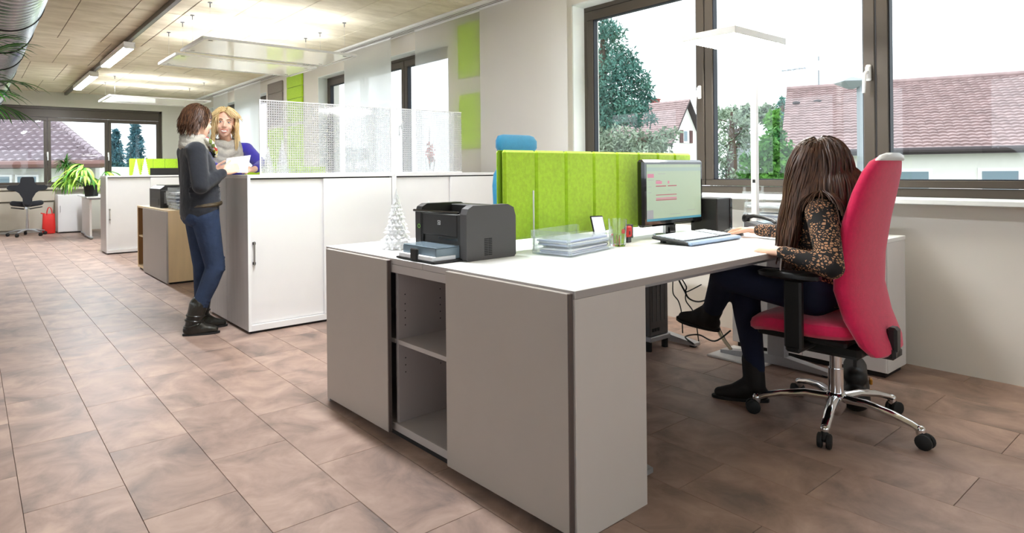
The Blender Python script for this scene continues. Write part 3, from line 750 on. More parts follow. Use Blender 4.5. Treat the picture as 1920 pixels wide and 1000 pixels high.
# desks of the middle pair, mostly hidden behind the tall row
def plain_desk(lab, x0, x1, y0, y1, panel=True):
    t = thing('office_desk', lab, 'desk', (x0, y0, 0))
    MB().box(x0, y0, .72, x1, y1, .745, .0015).build('table_top', MT['worktop'], t, world=True)
    for xx in (x0+.06, x1-.09):
        MB().box(xx, y0+.12, .04, xx+.035, y1-.12, .70, .004).build('leg', MT['panel_grey'], t, world=True)
        MB().box(xx-.01, y0+.03, .012, xx+.045, y1-.03, .045, .006).build('foot', MT['silver_paint'], t, world=True)
        for yy in (y0+.06, y1-.06): MB().lathe([(.02, 0), (.02, .013)], 10, (xx+.017, yy, 0)).build('glide', MT['rubber'], t, world=True)
    MB().box(x0+.08, y0+.10, .69, x1-.08, y1-.10, .722, .003).build('beam', MT['silver_paint'], t, world=True)
    return t
plain_desk('white desk behind the maple sideboard, near half', 2.03, 3.8, 6.76, 7.47)
plain_desk('white desk behind the maple sideboard, far half', 2.03, 3.8, 7.52, 8.22)
plain_desk('white desk with plants close to the far wall', 1.62, 3.3, 12.40, 13.15)
plain_desk('white desk standing between the far cabinet and the plants', 1.66, 3.3, 13.19, 13.9)
def partition(lab, x0, x1, y, z0, z1, n):
    t = thing('desk_partition', lab, 'partition', (x0, y, z0)); w_ = (x1-x0)/n
    MB().box(x0, y-.006, z0, x1, y+.006, z1, .002).build('core_board', MT['green_edge'], t, world=True)
    for k in range(n):
        for s in (-1, 1): MB().box(x0+w_*k+.0015, y+s*.006, z0+.004, x0+w_*(k+1)-.0015, y+s*.03, z1-.002, .010).build('felt_pad', MT['green_felt'], t, world=True)
    for xx in (x0+.25, x1-.25): MB().box(xx-.03, y-.013, .745, xx+.03, y+.013, z0+.005).build('bracket', MT['silver_paint'], t, world=True)
partition('green felt partition on the far desks, above the second cabinet row', 2.44, 3.5, 13.17, .80, 1.432, 5)
partition('green felt partition behind the maple sideboard', 2.06, 3.72, 7.495, .80, 1.20, 8)
# ---- white cupboard under the far window
t = thing('white_cupboard', 'low white cupboard beside the red bag under the far window', 'cupboard', (1.36, 14.16, 0))
MB().box(1.36, 14.16, .02, 1.80, 14.60, .745, .002).build('body', MT['cabinet_white'], t, world=True)
d = MB().box(1.365, 14.140, .03, 1.795, 14.158, .735, .002).build('door', MT['cabinet_white'], t, world=True)
MB().tube([(1.40, 14.138, .53), (1.40, 14.112, .53), (1.40, 14.112, .41), (1.40, 14.138, .41)], .005, 6).build('handle', MT['steel'], d, world=True)
MB().box(1.38, 14.18, 0, 1.78, 14.58, .02).build('plinth', MT['plinth'], t, world=True)

# ================================================================== CHAIRS
def slab(rows, nx=14, thick=.08, pw=2.6):
    """soft upholstered slab: rows of (z, y, halfwidth, thickness) -> closed rounded body; front is +y"""
    m = MB(); ring = []
    for (z, y, hw, th) in rows:
        r_ = []
        for j in range(nx*2):
            a = 2*PI*j/(nx*2); c, s = math.cos(a), math.sin(a)
            x = hw*math.copysign(abs(c)**(2/pw), c); q = th*.5*math.copysign(abs(s)**(2/pw), s)
            r_.append((x, y+q-.10*(x*x)*-1*.6, z))
        ring.append(r_)
    n = nx*2; vs = [p for r_ in ring for p in r_]; fs = []
    for i in range(len(ring)-1):
        for j in range(n): j2 = (j+1) % n; fs.append((i*n+j, i*n+j2, (i+1)*n+j2, (i+1)*n+j))
    fs.append(tuple(reversed(range(n)))); fs.append(tuple((len(ring)-1)*n+j for j in range(n)))
    return m.add(vs, fs)
def office_chair(loc, rz, fab, lab, star=0.0, headrest=False, metal='chrome', shell=None, dy=0.0, shellcol='lamp_body'):
    t = thing('office_chair', lab, 'office chair', loc, rz)
    # seat: rounded pad
    m = MB(); n = 28; ring = []
    for (z, k) in ((.405, .80), (.412, .93), (.43, .995), (.45, 1.0), (.468, .97), (.480, .86), (.486, .6), (.487, .2)):
        r_ = []
        for j in range(n):
            a = 2*PI*j/n; c, s = math.cos(a), math.sin(a)
            x = .255*k*math.copysign(abs(c)**.62, c); y = dy+.015+.235*k*math.copysign(abs(s)**.62, s)
            r_.append((x, y, z-(.045*max(0, (y-dy-.08)/.17)**2 if y-dy > .08 else 0)*(1 if z > .40 else 0)))
        ring.append(r_)
    fs = []
    for i in range(len(ring)-1):
        for j in range(n): j2 = (j+1) % n; fs.append((i*n+j, i*n+j2, (i+1)*n+j2, (i+1)*n+j))
    fs.append(tuple(reversed(range(n)))); fs.append(tuple((len(ring)-1)*n+j for j in range(n)))
    m.add([p for r_ in ring for p in r_], fs).build('seat', MT[fab], t, smooth=True)
    MB().box(-.19, dy-.17, .375, .19, dy+.19, .407, .01).build('seat_pan', MT['black_plastic'], t)
    rows = [(.345, -.262, .10, .03), (.36, -.258, .17, .06), (.40, -.240, .215, .075), (.50, -.195, .238, .085), (.62, -.165, .248, .095), (.75, -.170, .252, .09), (.90, -.195, .246, .085),
            (1.02, -.225, .228, .08), (1.10, -.248, .200, .072), (1.145, -.262, .160, .06), (1.165, -.27, .10, .035)]
    rows = [(z, y+dy, hw, th) for (z, y, hw, th) in rows]
    b = slab(rows).build('backrest', MT[fab], t, smooth=True)
    slab([(1.148, -.272+dy, .150, .05), (1.155, -.278+dy, .145, .05), (1.170, -.282+dy, .12, .045), (1.180, -.286+dy, .06, .03)]).build('top_shell', MT['lamp_body'], b, smooth=True)
    MB().box(-.03, dy-.300, .33, .03, dy-.262, .46, .01).box(-.05, dy-.30, .33, .05, -.05, .372, .01).build('back_bar', MT['black_plastic'], t)
    MB().box(-.11, -.13, .315, .11, .13, .374, .015).build('mechanism', MT['black_plastic'], t)
    m = MB().tube([(.10, .05, .34), (.27, .07, .335)], .006, 6); m.cap((.26, .07, .335), .012, (.30, .072, .335), .010).build('lever', MT['black_plastic'], t)
    for s in (-1, 1):
        a = MB().box(s*.268-.018, dy-.035, .36, s*.268+.018, dy+.035, .65, .008).build('arm_post', MT['black_plastic'], t)
        MB().box(min(s*.10, s*.285), dy-.03, .345, max(s*.10, s*.285), dy+.03, .372, .008).build('arm_bracket', MT['black_plastic'], a)
        pad = MB(); rr = []
        for (z, k) in ((.652, .8), (.660, 1), (.675, 1), (.684, .85)):
            rr.append([(s*.265+.045*k*math.copysign(abs(math.cos(2*PI*j/20))**.7, math.cos(2*PI*j/20)), dy+.02+.125*k*math.copysign(abs(math.sin(2*PI*j/20))**.7, math.sin(2*PI*j/20)), z) for j in range(20)])
        fs = []
        for i in range(3):
            for j in range(20): j2 = (j+1) % 20; fs.append((i*20+j, i*20+j2, (i+1)*20+j2, (i+1)*20+j))
        fs.append(tuple(reversed(range(20)))); fs.append(tuple(60+j for j in range(20)))
        pad.add([p for r_ in rr for p in r_], fs).build('arm_pad', MT['black_plastic'], t, smooth=True)
    MB().lathe([(.030, .09), (.030, .24), (.024, .24), (.024, .32)], 18).build('gas_column', MT[metal], t, smooth=True)
    MB().lathe([(.020, .035), (.024, .045), (.040, .075), (.042, .125), (.034, .135)], 18).build('hub', MT[metal], t, smooth=True)
    for k in range(5):
        a = star+2*PI*k/5; c, s = math.cos(a), math.sin(a)
        m = MB(); pts = [(.03, .112), (.12, .118), (.22, .104), (.285, .086), (.318, .070)]; wd = [.024, .022, .019, .017, .016]
        m.tube([(r_*c, r_*s, z) for r_, z in pts], wd, 10, flat=.75)
        m.cap((.315*c, .315*s, .072), .018, (.315*c, .315*s, .058), .016).build('base_arm', MT[metal], t, smooth=True)
        ca = MB(); ax = Vector((-s, c, 0)); ctr = Vector((.330*c, .330*s, .030))
        for q in (-1, 1):
            p0 = ctr+ax*.007*q; p1 = ctr+ax*.025*q
            ca.tube([p0, p0+ax*.004*q, p1-ax*.004*q, p1], [.026, .030, .030, .025], 18)
        ca.cap(ctr+Vector((0, 0, .012)), .018, ctr+Vector((-.012*c, -.012*s, .03)), .014).build('caster', MT['rubber'], t, smooth=True)
    if headrest:
        hr = slab([(1.235, -.27, .10, .03), (1.25, -.268, .14, .05), (1.285, -.262, .165, .06), (1.335, -.262, .165, .06), (1.368, -.268, .145, .05), (1.378, -.27, .11, .03)], pw=4).build('headrest', MT[fab], t, smooth=True)
        MB().box(-.025, -.305, 1.02, .025, -.29, 1.30, .004).build('headrest_stem', MT['black_plastic'], hr)
    return t
cst = math.atan2(1.433-1.145, 2.856-3.035)
office_chair((3.035, 1.160, 0), R(2), 'crimson', 'crimson upholstered office chair under the seated woman', star=cst-R(2), dy=.065)
office_chair((3.11, 2.98, 0), R(180), 'teal', 'teal office chair with headrest behind the green partition', star=.4, headrest=True).scale = (1.16, 1, 1)
# ---- black saddle chair under the far window
t = thing('saddle_chair', 'black winged saddle chair on castors before the far window', 'chair', (.86, 14.05, 0))
poly = [(-.08, .28), (-.10, .36), (-.30, .36), (-.31, .43), (-.20, .44), (-.145, .50), (-.135, .56), (.135, .56), (.145, .50), (.20, .44), (.31, .43), (.30, .36), (.10, .36), (.08, .28)]
m = MB()
bk = [(-.07, .60), (-.075, .70), (-.13, .80), (-.19, .845), (-.29, .86), (-.315, .885), (-.31, .93), (-.27, .95), (-.15, .95), (-.115, .99), (-.105, 1.07), (-.085, 1.10), (.085, 1.10), (.105, 1.07), (.115, .99), (.15, .95), (.27, .95), (.31, .93), (.315, .885), (.29, .86), (.19, .845), (.13, .80), (.075, .70), (.07, .60)]
m.prism([(x, z) for x, z in bk], .055, Matrix(((1, 0, 0, 0), (0, 0, -1, -.10), (0, 1, 0, 0), (0, 0, 0, 1)))).build('backrest', MT['black_fabric'], t)
m = MB()
for s in (-1, 1): m.cap((s*.03, .02, .585), .06, (s*.215, .03, .61), .055, flat=.8)
m.cap((0, -.10, .60), .06, (0, .20, .58), .07)
remesh(m, 'seat', MT['black_fabric'], t, .012, 4)
m = MB()
for s in (-1, 1): m.cap((s*.05, .05, .50), .012, (s*.24, .06, .53), .010)
m.build('lever', MT['black_plastic'], t, smooth=True)
MB().lathe([(.045, .50), (.04, .54)], 14).lathe([(.022, .10), (.022, .30), (.014, .30), (.014, .52)], 14).build('gas_column', MT['steel'], t, smooth=True)
for k in range(5):
    a = .35+2*PI*k/5; c, s = math.cos(a), math.sin(a)
    MB().tube([(.02*c, .02*s, .115), (.16*c, .16*s, .105), (.30*c, .30*s, .075)], [.028, .025, .018], 8, flat=.6).build('base_arm', MT['silver_paint'], t, smooth=True)
    ax = Vector((-s, c, 0)); ctr = Vector((.31*c, .31*s, .031))
    MB().tube([ctr-ax*.024, ctr-ax*.02, ctr+ax*.02, ctr+ax*.024], [.026, .031, .031, .026], 14).build('caster', MT['rubber'], t, smooth=True)
# ================================================================== THINGS ON THE DESKS
def text(name, s, size, M, mt, parent, ext=.0004):
    c = bpy.data.curves.new(name, 'FONT'); c.body = s; c.size = size; c.extrude = ext; c.align_x = 'CENTER'; c.align_y = 'CENTER'; c.shear = .25
    o = bpy.data.objects.new(name, c); COL.objects.link(o)
    dg = bpy.context.evaluated_depsgraph_get(); me = bpy.data.meshes.new_from_object(o.evaluated_get(dg)); bpy.data.objects.remove(o)
    me.materials.clear(); me.transform(M); return link(name, me, MT[mt], parent)
# ---- laser printer
t = thing('laser_printer', 'black and grey laser printer with paper tray pulled out on the sideboard', 'printer', (1.572, 1.928, .760), NR)
Wd, Dd, Hh = .345, .275, .222
prof = [(0, .008), (.008, 0), (Dd-.01, 0), (Dd, .01), (Dd, Hh-.05), (Dd-.012, Hh-.014), (Dd-.045, Hh), (.035, Hh), (.010, Hh-.012), (0, Hh-.035)]
SX = lambda y: Matrix(((1, 0, 0, 0), (0, 0, 1, y), (0, 1, 0, 0), (0, 0, 0, 1)))
MB().prism(prof, .040, SX(0)).build('side_shell', MT['printer_side'], t)
MB().prism(prof, .040, SX(Wd-.04)).build('side_shell', MT['printer_front'], t)
MB().box(.012, .04, .0, Dd-.004, Wd-.04, .165, .002).box(.17, .04, .165, Dd-.02, Wd-.04, Hh-.006, .004).build('body', MT['printer_front'], t)
MB().box(.014, .041, .168, .17, Wd-.041, .172).build('output_bin', MT['black_plastic'], t)
MB().box(.06, .15, .173, .10, .19, .178, .002).build('paper_stop', MT['grey_plastic'], t)
MB().box(-.012, .045, .188, .004, Wd+.004, .198, .003).build('top_flap', MT['black_gloss'], t)
MB().box(.002, .012, .005, .012, .062, .185, .003).build('front_pillar', MT['printer_front'], t)
f = MB().box(.002, .064, .092, .012, Wd-.05, .183, .003).build('front_door', MT['printer_front'], t)
MB().box(.002, Wd-.048, .005, .012, Wd-.004, .183, .003).build('front_pillar', MT['printer_front'], t)
MB().box(.030, .064, .03, .034, Wd-.05, .092).build('tray_slot', MT['black_plastic'], t)
MB().box(.012, .07, .074, .026, .20, .088, .002).build('paper_edge', MT['tray_plastic'], t)
lg = MB().box(.0005, .170, .138, .0022, .188, .156, .001).build('logo_plate', MT['handle_white'], f)
MB().add([(.0003, .179+.0075*math.cos(a*PI/10), .147+.0075*math.sin(a*PI/10)) for a in range(20)], [tuple(range(20))]).build('logo_disc', MT['printer_front'], f)
text('logo_letters', 'hp', .011, Matrix(((0, 0, -1, .0002), (-1, 0, 0, .179), (0, 1, 0, .1475), (0, 0, 0, 1))), 'handle_white', f)
mat('green_led', (120, 190, 60), .4, emit=(130, 220, 60), estr=.6)
MB().tube([(.0012, Wd-.026+.008*math.cos(a*PI/8), .125+.008*math.sin(a*PI/8)) for a in range(16)], .0016, 5, closed=True).build('power_button', MT['green_led'], t)
tr = MB().box(-.142, .030, .002, .01, .290, .010, .002).build('paper_tray', MT['black_plastic'], t)
MB().box(-.138, .045, .010, -.02, .275, .026, .001).build('paper_stack', MT['paper'], tr)
MB().box(-.118, .048, .056, .012, .272, .062, .003).box(-.118, .048, .012, -.113, .272, .056, .001).box(-.118, .048, .012, .012, .053, .056, .001).build('tray_cover', MT['tray_plastic'], tr)
MB().box(-.146, .14, .003, -.132, .185, .052, .004).build('tray_latch', MT['black_plastic'], tr)
m = MB()
for c_ in range(2):
    for k in range(10): m.box(.095+c_*.022, -.0012, .018+k*.0072, .114+c_*.022, .001, .0222+k*.0072)
tag(m.build('vent_slots', MT['rubber'], t), kind='stuff')
MB().box(Dd, .03, .05, Dd+.012, .16, .135, .003).box(Dd, .05, .14, Dd+.006, .12, .155, .002).build('rear_door', MT['black_plastic'], t)
# ---- white ornamental trees
def deco_tree(loc, h, r, lab, spiky=True, group='white ornamental trees'):
    t = thing('ornamental_tree', lab, 'ornament', loc, group=group); m = MB(); rr = random.Random(int(h*1000)); n = 26 if spiky else 14
    lay = 15 if spiky else 9
    for k in range(lay):
        z0 = h*.93*k/lay+.004; z1 = z0+h*.16; rk = r*(1-k/lay)*1.0+.004
        vs = []; 
        for j in range(n):
            a = 2*PI*j/n+k*.3; q = rk*(1.0 if j % 2 == 0 else .80)*(rr.uniform(.86, 1.08) if spiky else 1)
            vs.append((q*math.cos(a), q*math.sin(a), z0+(rr.uniform(-.004, .004) if spiky else 0)))
        vs.append((0, 0, min(z1, h))); m.add(vs, [(j, (j+1) % n, n) for j in range(n)]+[tuple(reversed(range(n)))])
    m.lathe([(r*.74, .006), (.002, h*.95)], 16).build('branches', MT['tree_white'], t); MB().lathe([(r*.45, 0), (r*.45, .006), (.01, .01)], 14).build('base', MT['tree_white'], t)
    return t
deco_tree((1.604, 2.488, .760), .285, .080, 'large spiky white ornamental tree beside the printer')
deco_tree((1.80, 2.50, .760), .225, .05, 'small white ornamental tree half hidden behind the printer')
deco_tree((1.80, 4.57, 1.112), .215, .055, 'shorter white cone tree behind the grid screen', False)
deco_tree((1.925, 4.60, 1.112), .27, .065, 'taller white cone tree behind the grid screen', False)
deco_tree((1.965, 10.1, 1.112), .25, .055, 'shorter white cone tree on the second cabinet row', False)
deco_tree((2.085, 10.1, 1.112), .285, .062, 'taller white cone tree on the second cabinet row', False)
t = thing('tealight_holder', 'small patterned silver tealight holder behind the printer corner', 'candle holder', (1.70, 2.40, .760))
MB().lathe([(.026, 0), (.028, .004), (.031, .075), (.029, .075), (.026, .006), (.0, .006)], 18, cap=False).build('cup', MT['chrome'], t, smooth=True)
m = MB()
for k in range(6):
    a0 = k*PI/3; m.tube([((.030+.001)*math.cos(a0+q*.35), .031*math.sin(a0+q*.35), .012+.05*q) for q in (0, .3, .6, 1.0)], .0022, 5)
m.build('scroll_pattern', MT['grey_plastic'], t)
# ---- letter trays
def letter_trays(loc, rz, w_, d_, lv, lab, gap=.052, seed=1, group='clear letter trays'):
    t = thing('letter_trays', lab, 'letter tray', loc, rz, group); rr = random.Random(seed)
    for k in range(lv):
        z = .002+gap*k; m = MB(); ox = rr.uniform(-.012, .012); oy = rr.uniform(-.01, .01)
        m.box(ox, oy, z, ox+w_, oy+d_, z+.003); m.box(ox, oy, z+.003, ox+.003, oy+d_, z+.036).box(ox, oy+d_-.003, z+.003, ox+w_, oy+d_, z+.036).box(ox, oy, z+.003, ox+w_, oy+.003, z+.020)
        for (px, py) in ((ox+.004, oy+.004), (ox+w_-.016, oy+.004), (ox+.004, oy+d_-.016), (ox+w_-.016, oy+d_-.016)): m.box(px, py, z+.003, px+.012, py+.012, z+gap-.001)
        tr = m.build('tray', MT['acrylic'], t)
        if k < lv-1 or lv < 3:
            for j in range(rr.randint(2, 4)):
                a = rr.uniform(-.06, .06); px, py = ox+.012+rr.uniform(0, .02), oy+.012+rr.uniform(0, .015); h_ = .004+.003*rr.random(); zz = z+.0035+j*.0075
                MB().box(0, 0, 0, w_-.05, d_-.04, h_, M=Matrix.Translation((px, py, zz)) @ Matrix.Rotation(a, 4, 'Z')).build('paper_pile', MT[rr.choice(['paper', 'paper', 'paper_blue', 'paper'])], tr)
    return t
letter_trays((1.975, 1.748, .760), R(11), .39, .19, 3, 'stack of clear letter trays with papers beside the printer', .034, 4)
t = thing('acrylic_rod', 'thin white upright strip standing behind the near letter trays', 'strip', (2.02, 2.000, .760))
MB().box(-.004, -.002, 0, .004, .002, .272, .0008).box(-.014, -.007, 0, .014, .007, .004, .001).build('strip', MT['white'], t)
t = thing('low_cabinet', 'low white cabinet between the desk end and the window', 'cabinet', (3.85, 1.22, 0))
MB().box(0, 0, .03, .27, .84, .72, .002).build('body', MT['cabinet_white'], t); MB().box(-.002, -.002, .72, .272, .842, .742, .002).build('top_panel', MT['worktop'], t); MB().box(.02, .02, 0, .25, .82, .03).build('plinth', MT['plinth'], t)
for k in range(2): d = MB().box(-.016, .004+k*.418, .035, -.001, .418+k*.418, .716, .002).build('door', MT['cabinet_white'], t); MB().box(-.026, .36+k*.09, .5, -.016, .37+k*.09, .62, .002).build('handle', MT['steel'], d)
letter_trays((3.862, 1.70, .742), 0, .25, .30, 4, 'stack of filled letter trays right behind the floor lamp post', .066, 9)
letter_trays((3.862, 1.345, .742), 0, .25, .30, 4, 'stack of filled letter trays behind the hair of the seated woman', .064, 12)
letter_trays((1.69, 6.80, .752), 0, .27, .36, 6, 'stack of filled letter trays on the maple sideboard', .038, 15)
letter_trays((2.45, 11.6, .0), 0, .3, .3, 2, 'clear letter trays low behind the second row', .05, 16) if False else None
# ---- phone in stand, glass, stamp
t = thing('smartphone', 'phone with lit white screen propped up beside the glass', 'phone', (2.41, 1.965, .760))
c = at(1123, 429, 3.0); ax = (RT*.046+FW*.012).normalized(); ay = (RT*-.42+UP*1+FW*.35).normalized(); ay = (ay-ax*ay.dot(ax)).normalized(); az = ax.cross(ay)
Mx = Matrix((ax, ay, az)).transposed().to_4x4(); Mx.translation = c-Vector((2.41, 1.965, .760))
mat('phone_screen', (230, 232, 245), .2, emit=(226, 228, 244), estr=.3)
b_ = MB().box(-.034, -.066, -.005, .034, .066, .005, .004, M=Mx).build('case', MT['black_plastic'], t)
MB().box(-.029, -.058, .0051, .029, .058, .0058, M=Mx).build('screen', MT['phone_screen'], b_)
MB().box(-.03, -.03, 0, .05, .03, .012, .003).build('stand', MT['black_plastic'], t)
mat('clear_glass', (250, 252, 252), .01, trans=1.0, ior=1.45)
t = thing('drinking_glass', 'half full water glass on the desk before the partition', 'glass', (2.445, 1.868, .760))
MB().lathe([(.0, .001), (.034, .001), (.036, .004), (.044, .130), (.0415, .130), (.0335, .014), (.0, .012)], 24, cap=False).build('tumbler', MT['clear_glass'], t, smooth=True)
m = MB()
for k in range(12): a = k*PI/6; m.tube([(.0352*math.cos(a), .0352*math.sin(a), .008), (.0385*math.cos(a), .0385*math.sin(a), .055)], .0022, 5)
m.build('flute', MT['clear_glass'], t)
mat('water', (240, 248, 250), .0, trans=1.0, ior=1.33)
MB().lathe([(.0, .0125), (.033, .0145), (.0368, .062), (.0, .062)], 24, cap=False).build('water', MT['water'], t, smooth=True)
t = thing('rubber_stamp', 'red and black self inking stamp next to the glass', 'stamp', (2.602, 1.93, .760), R(10))
MB().box(-.024, -.016, .028, .024, .016, .082, .006).build('housing', MT['red'], t); MB().box(-.02, -.013, 0, .02, .013, .028, .003).build('foot', MT['black_plastic'], t)
MB().box(.0245, -.017, .02, .034, .017, .09, .004).build('grip', MT['grey_plastic'], t); MB().box(-.012, -.0168, .04, .0, -.0158, .058).build('label', MT['black_plastic'], t)
# ---- monitor
t = thing('monitor', 'wide black monitor showing a pale form, before the green partition', 'monitor', (3.035, 1.955, .760), R(1.2))
m = MB().box(-.290, -.014, .062, .290, .030, .412, .012); mo = m.build('housing', MT['black_gloss'], t)
def em(name, c, s=.9):
    return mat(name, c, .35, emit=c, estr=s)
em('screen_base', (150, 166, 144), .36)
em('screen_bar', (140, 158, 150), .36); em('screen_pink', (176, 110, 130), .38); em('screen_red', (150, 66, 80), .35); em('screen_task', (70, 130, 150), .35); em('screen_side', (140, 138, 142), .36)
sc_ = MB().box(-.262, -.0152, .092, .262, -.0142, .388).build('screen', MT['screen_base'], mo)
def sbar(name, mt, rects):
    m = MB()
    for (x0, z0, x1, z1) in rects: m.box(x0, -.0156, z0, x1, -.0152, z1)
    tag(m.build(name, MT[mt], mo), kind='stuff' if len(rects) > 3 else None)
sbar('menu_bar', 'screen_bar', [(-.262, .352, .262, .372)])
sbar('task_bar', 'screen_task', [(-.262, .092, .262, .104)])
sbar('side_bar', 'screen_side', [(-.262, .104, -.205, .150)])
sbar('screen_blocks', 'screen_pink', [(-.255, .318, -.198, .338), (-.180, .285, -.125, .300), (-.07, .285, -.055, .300), (-.18, .206, .015, .212)])
sbar('screen_lines', 'screen_red', [(-.180, .271, -.085, .276), (-.07, .271, .015, .276), (-.18, .225, .015, .229), (-.18, .198, .015, .203), (-.18, .302, -.14, .304)])
sbar('screen_text', 'screen_side', [(-.16, .337, -.09, .339), (-.25, .305, -.2, .307), (-.25, .27, -.22, .272), (-.25, .24, -.22, .242), (-.07, .25, -.04, .252), (.12, .135, .2, .137), (-.05, .12, .05, .122)])
MB().box(-.035, .0, .012, .035, .03, .10, .008).build('neck', MT['black_gloss'], t)
MB().lathe([(.105, 0), (.105, .006), (.09, .012), (.04, .016)], 28).build('foot', MT['black_gloss'], t, smooth=True)
MB().box(-.07, .030, .14, .07, .06, .34, .01).build('rear_hump', MT['black_plastic'], t)
# ---- keyboard, mouse, papers
t = thing('keyboard', 'silver blue keyboard with raised back edge before the monitor', 'keyboard', (2.66, 1.635, .760), R(2))
mat('key_blue', (150, 172, 200), .4); mat('key_grey', (200, 206, 214), .5)
kM = Matrix.Rotation(R(5), 4, 'X')
MB().box(0, 0, .004, .49, .195, .018, .005, M=kM).build('case', MT['black_plastic'], t); MB().box(.002, -.018, .004, .488, .024, .020, .007, M=kM).build('palm_edge', MT['key_blue'], t)
m = MB()
for j in range(6):
    x = .018
    while x < .47:
        w_ = .0175
        if j == 0 and .11 < x < .2: w_ = .095
        if x < .355 or x > .372: m.box(x, .034+j*.0255, .018, x+w_, .034+j*.0255+.0215, .0245, .0015, M=kM)
        x += w_+.0027
tag(m.build('keys', MT['key_grey'], t), kind='stuff')
for xx in (.05, .42): MB().box(xx, .16, -.0, xx+.03, .175, .016).build('foot', MT['black_plastic'], t)
t = thing('computer_mouse', 'grey computer mouse under the hand of the seated woman', 'mouse', (3.315, 1.765, .760))
m = MB(); m.ell((0, 0, .012), (.031, .055, .024)); m.box(-.03, -.05, 0, .03, .05, .003)
remesh(m, 'shell', MT['grey_plastic'], t, .004, 3)
MB().tube([(-.004, .022, .034), (.004, .022, .034)], .006, 10).build('wheel', MT['black_plastic'], t)
def sheet(loc, rz, lab, w_=.21, d_=.297, n=1, mt='paper'):
    t = thing('paper_sheet', lab, 'paper', loc, rz, 'loose sheets on the desk')
    for k in range(n): MB().box(k*.004, k*.003, k*.0006, w_+k*.004, d_+k*.003, k*.0006+.0005).build('sheet', MT[mt], t)
sheet((2.80, 1.31, .7601), R(-14), 'white sheet lying under the near hand of the seated woman', .297, .21, 2)
sheet((2.58, 1.49, .7601), R(8), 'white sheet just left of the keyboard edge', .297, .21)
sheet((3.05, 1.36, .7612), R(12), 'white sheet between both hands of the seated woman', .297, .21)
# ---- small black computer, telephone
t = thing('mini_computer', 'slim black upright computer box right of the monitor', 'computer', (3.42, 1.965, .760), R(2))
MB().box(-.085, -.09, .006, .085, .07, .195, .004).build('case', MT['printer_front'], t); MB().box(-.10, -.02, 0, .10, .03, .008, .002).build('stand', MT['black_plastic'], t)
MB().box(.060, -.093, .012, .085, -.089, .19, .001).build('front_strip', MT['black_gloss'], t)
t = thing('desk_telephone', 'office telephone with black handset beside the letter trays', 'telephone', (3.60, 1.697, .760), R(-12))
MB().prism([(-.10, 0), (.10, 0), (.10, .055), (.085, .06), (-.10, .022)], .20, Matrix(((0, 0, 1, -.10), (1, 0, 0, 0), (0, 1, 0, 0), (0, 0, 0, 1)))).build('base', MT['grey_plastic'], t)
tl = math.atan2(.038, .185)
m = MB(); tM = Matrix.Translation((0, -.1, .0225)) @ Matrix.Rotation(tl, 4, 'X')
for j in range(4):
    for k in range(3): m.box(-.03+k*.022, .03+j*.02, 0, -.014+k*.022, .044+j*.02, .004, .001, M=tM)
tag(m.build('buttons', MT['key_grey'], t), kind='stuff'); MB().box(-.03, .13, 0, .08, .18, .003, M=tM).build('display', MT['tray_plastic'], t)
m = MB(); m.tube([(-.07, -.10, .052), (-.07, -.06, .075), (-.07, .0, .088), (-.07, .06, .092), (-.07, .11, .082)], [.018, .013, .012, .013, .019], 10, flat=.8); m.cap((-.07, -.10, .045), .022, (-.07, -.095, .055), .022); m.cap((-.07, .11, .07), .022, (-.07, .108, .082), .022)
m.build('handset', MT['black_plastic'], t, smooth=True)
MB().tube([(-.09+.01*math.cos(k*.9), -.112-.0004*k, .012+.006*math.sin(k*.9)) for k in range(60)], .0018, 5).build('coiled_cord', MT['black_plastic'], t)
# ---- floor lamp
t = thing('floor_lamp', 'white office floor lamp with flat square head before the window', 'floor lamp', (3.795, 1.885, 0))
MB().box(-.017, -.017, .012, .017, .017, 1.885, .003).build('post', MT['lamp_body'], t)
MB().box(-.28, -.16, 0, .030, .16, .012, .003).build('base', MT['lamp_body'], t)
h_ = MB().box(-.375, -.085, 1.885, .235, .245, 1.925, .003).build('head', MT['lamp_body'], t)
MB().box(-.365, -.075, 1.8835, .225, .235, 1.8845).build('diffuser', MT['desk_led'], h_)
MB().box(-.365, -.075, 1.9255, .225, .235, 1.9262).build('up_diffuser', MT['desk_led'], h_)
MB().box(-.0185, -.010, 1.035, -.0165, .006, 1.055).build('dimmer_button', MT['rubber'], t)
# ---- below the desk
t = thing('computer_tower', 'dark grey computer tower hung below the desks', 'computer', (3.42, 2.36, .09))
MB().box(-.10, -.06, .0, .09, .38, .44, .006).build('case', MT['printer_side'], t)
for k in range(4): MB().box(-.075+k*.042, -.0625, .09, -.068+k*.042, -.059, .42, .001).build('front_rib', MT['grey_plastic'], t)
for k in range(3): MB().box(-.08+k*.028, -.063, .03, -.062+k*.028, -.0595, .05).build('port', MT['rubber'], t)
MB().box(-.11, -.07, -.03, .10, .39, 0, .004).build('holder', MT['silver_paint'], t)
for sx in (-.09, .08):
    for sy in (-.04, .36): MB().lathe([(.02, -.09), (.02, -.03)], 10, (sx, sy, 0)).build('holder_foot', MT['rubber'], t)
def cable(pts, r, lab, mt='cable'):
    P_ = [Vector(p) for p in pts]; out = []
    for i in range(len(P_)-1):
        p0 = P_[max(i-1, 0)]; p1 = P_[i]; p2 = P_[i+1]; p3 = P_[min(i+2, len(P_)-1)]
        for k in range(6):
            s = k/6; out.append(.5*((2*p1)+(p2-p0)*s+(2*p0-5*p1+4*p2-p3)*s*s+(3*p1-p0-3*p2+p3)*s**3))
    out.append(P_[-1])
    t = thing('cable', lab, 'cable', P_[0], group='cables below the desk'); MB().tube(out, r, 6).build('lead', MT[mt], t, smooth=True, world=True)
cable([at(1270, 520, 3.7), at(1283, 545, 3.7), at(1292, 560, 3.7), at(1310, 566, 3.75), at(1332, 560, 3.8)], .005, 'dark green cable sagging from the tower towards the cable snake')
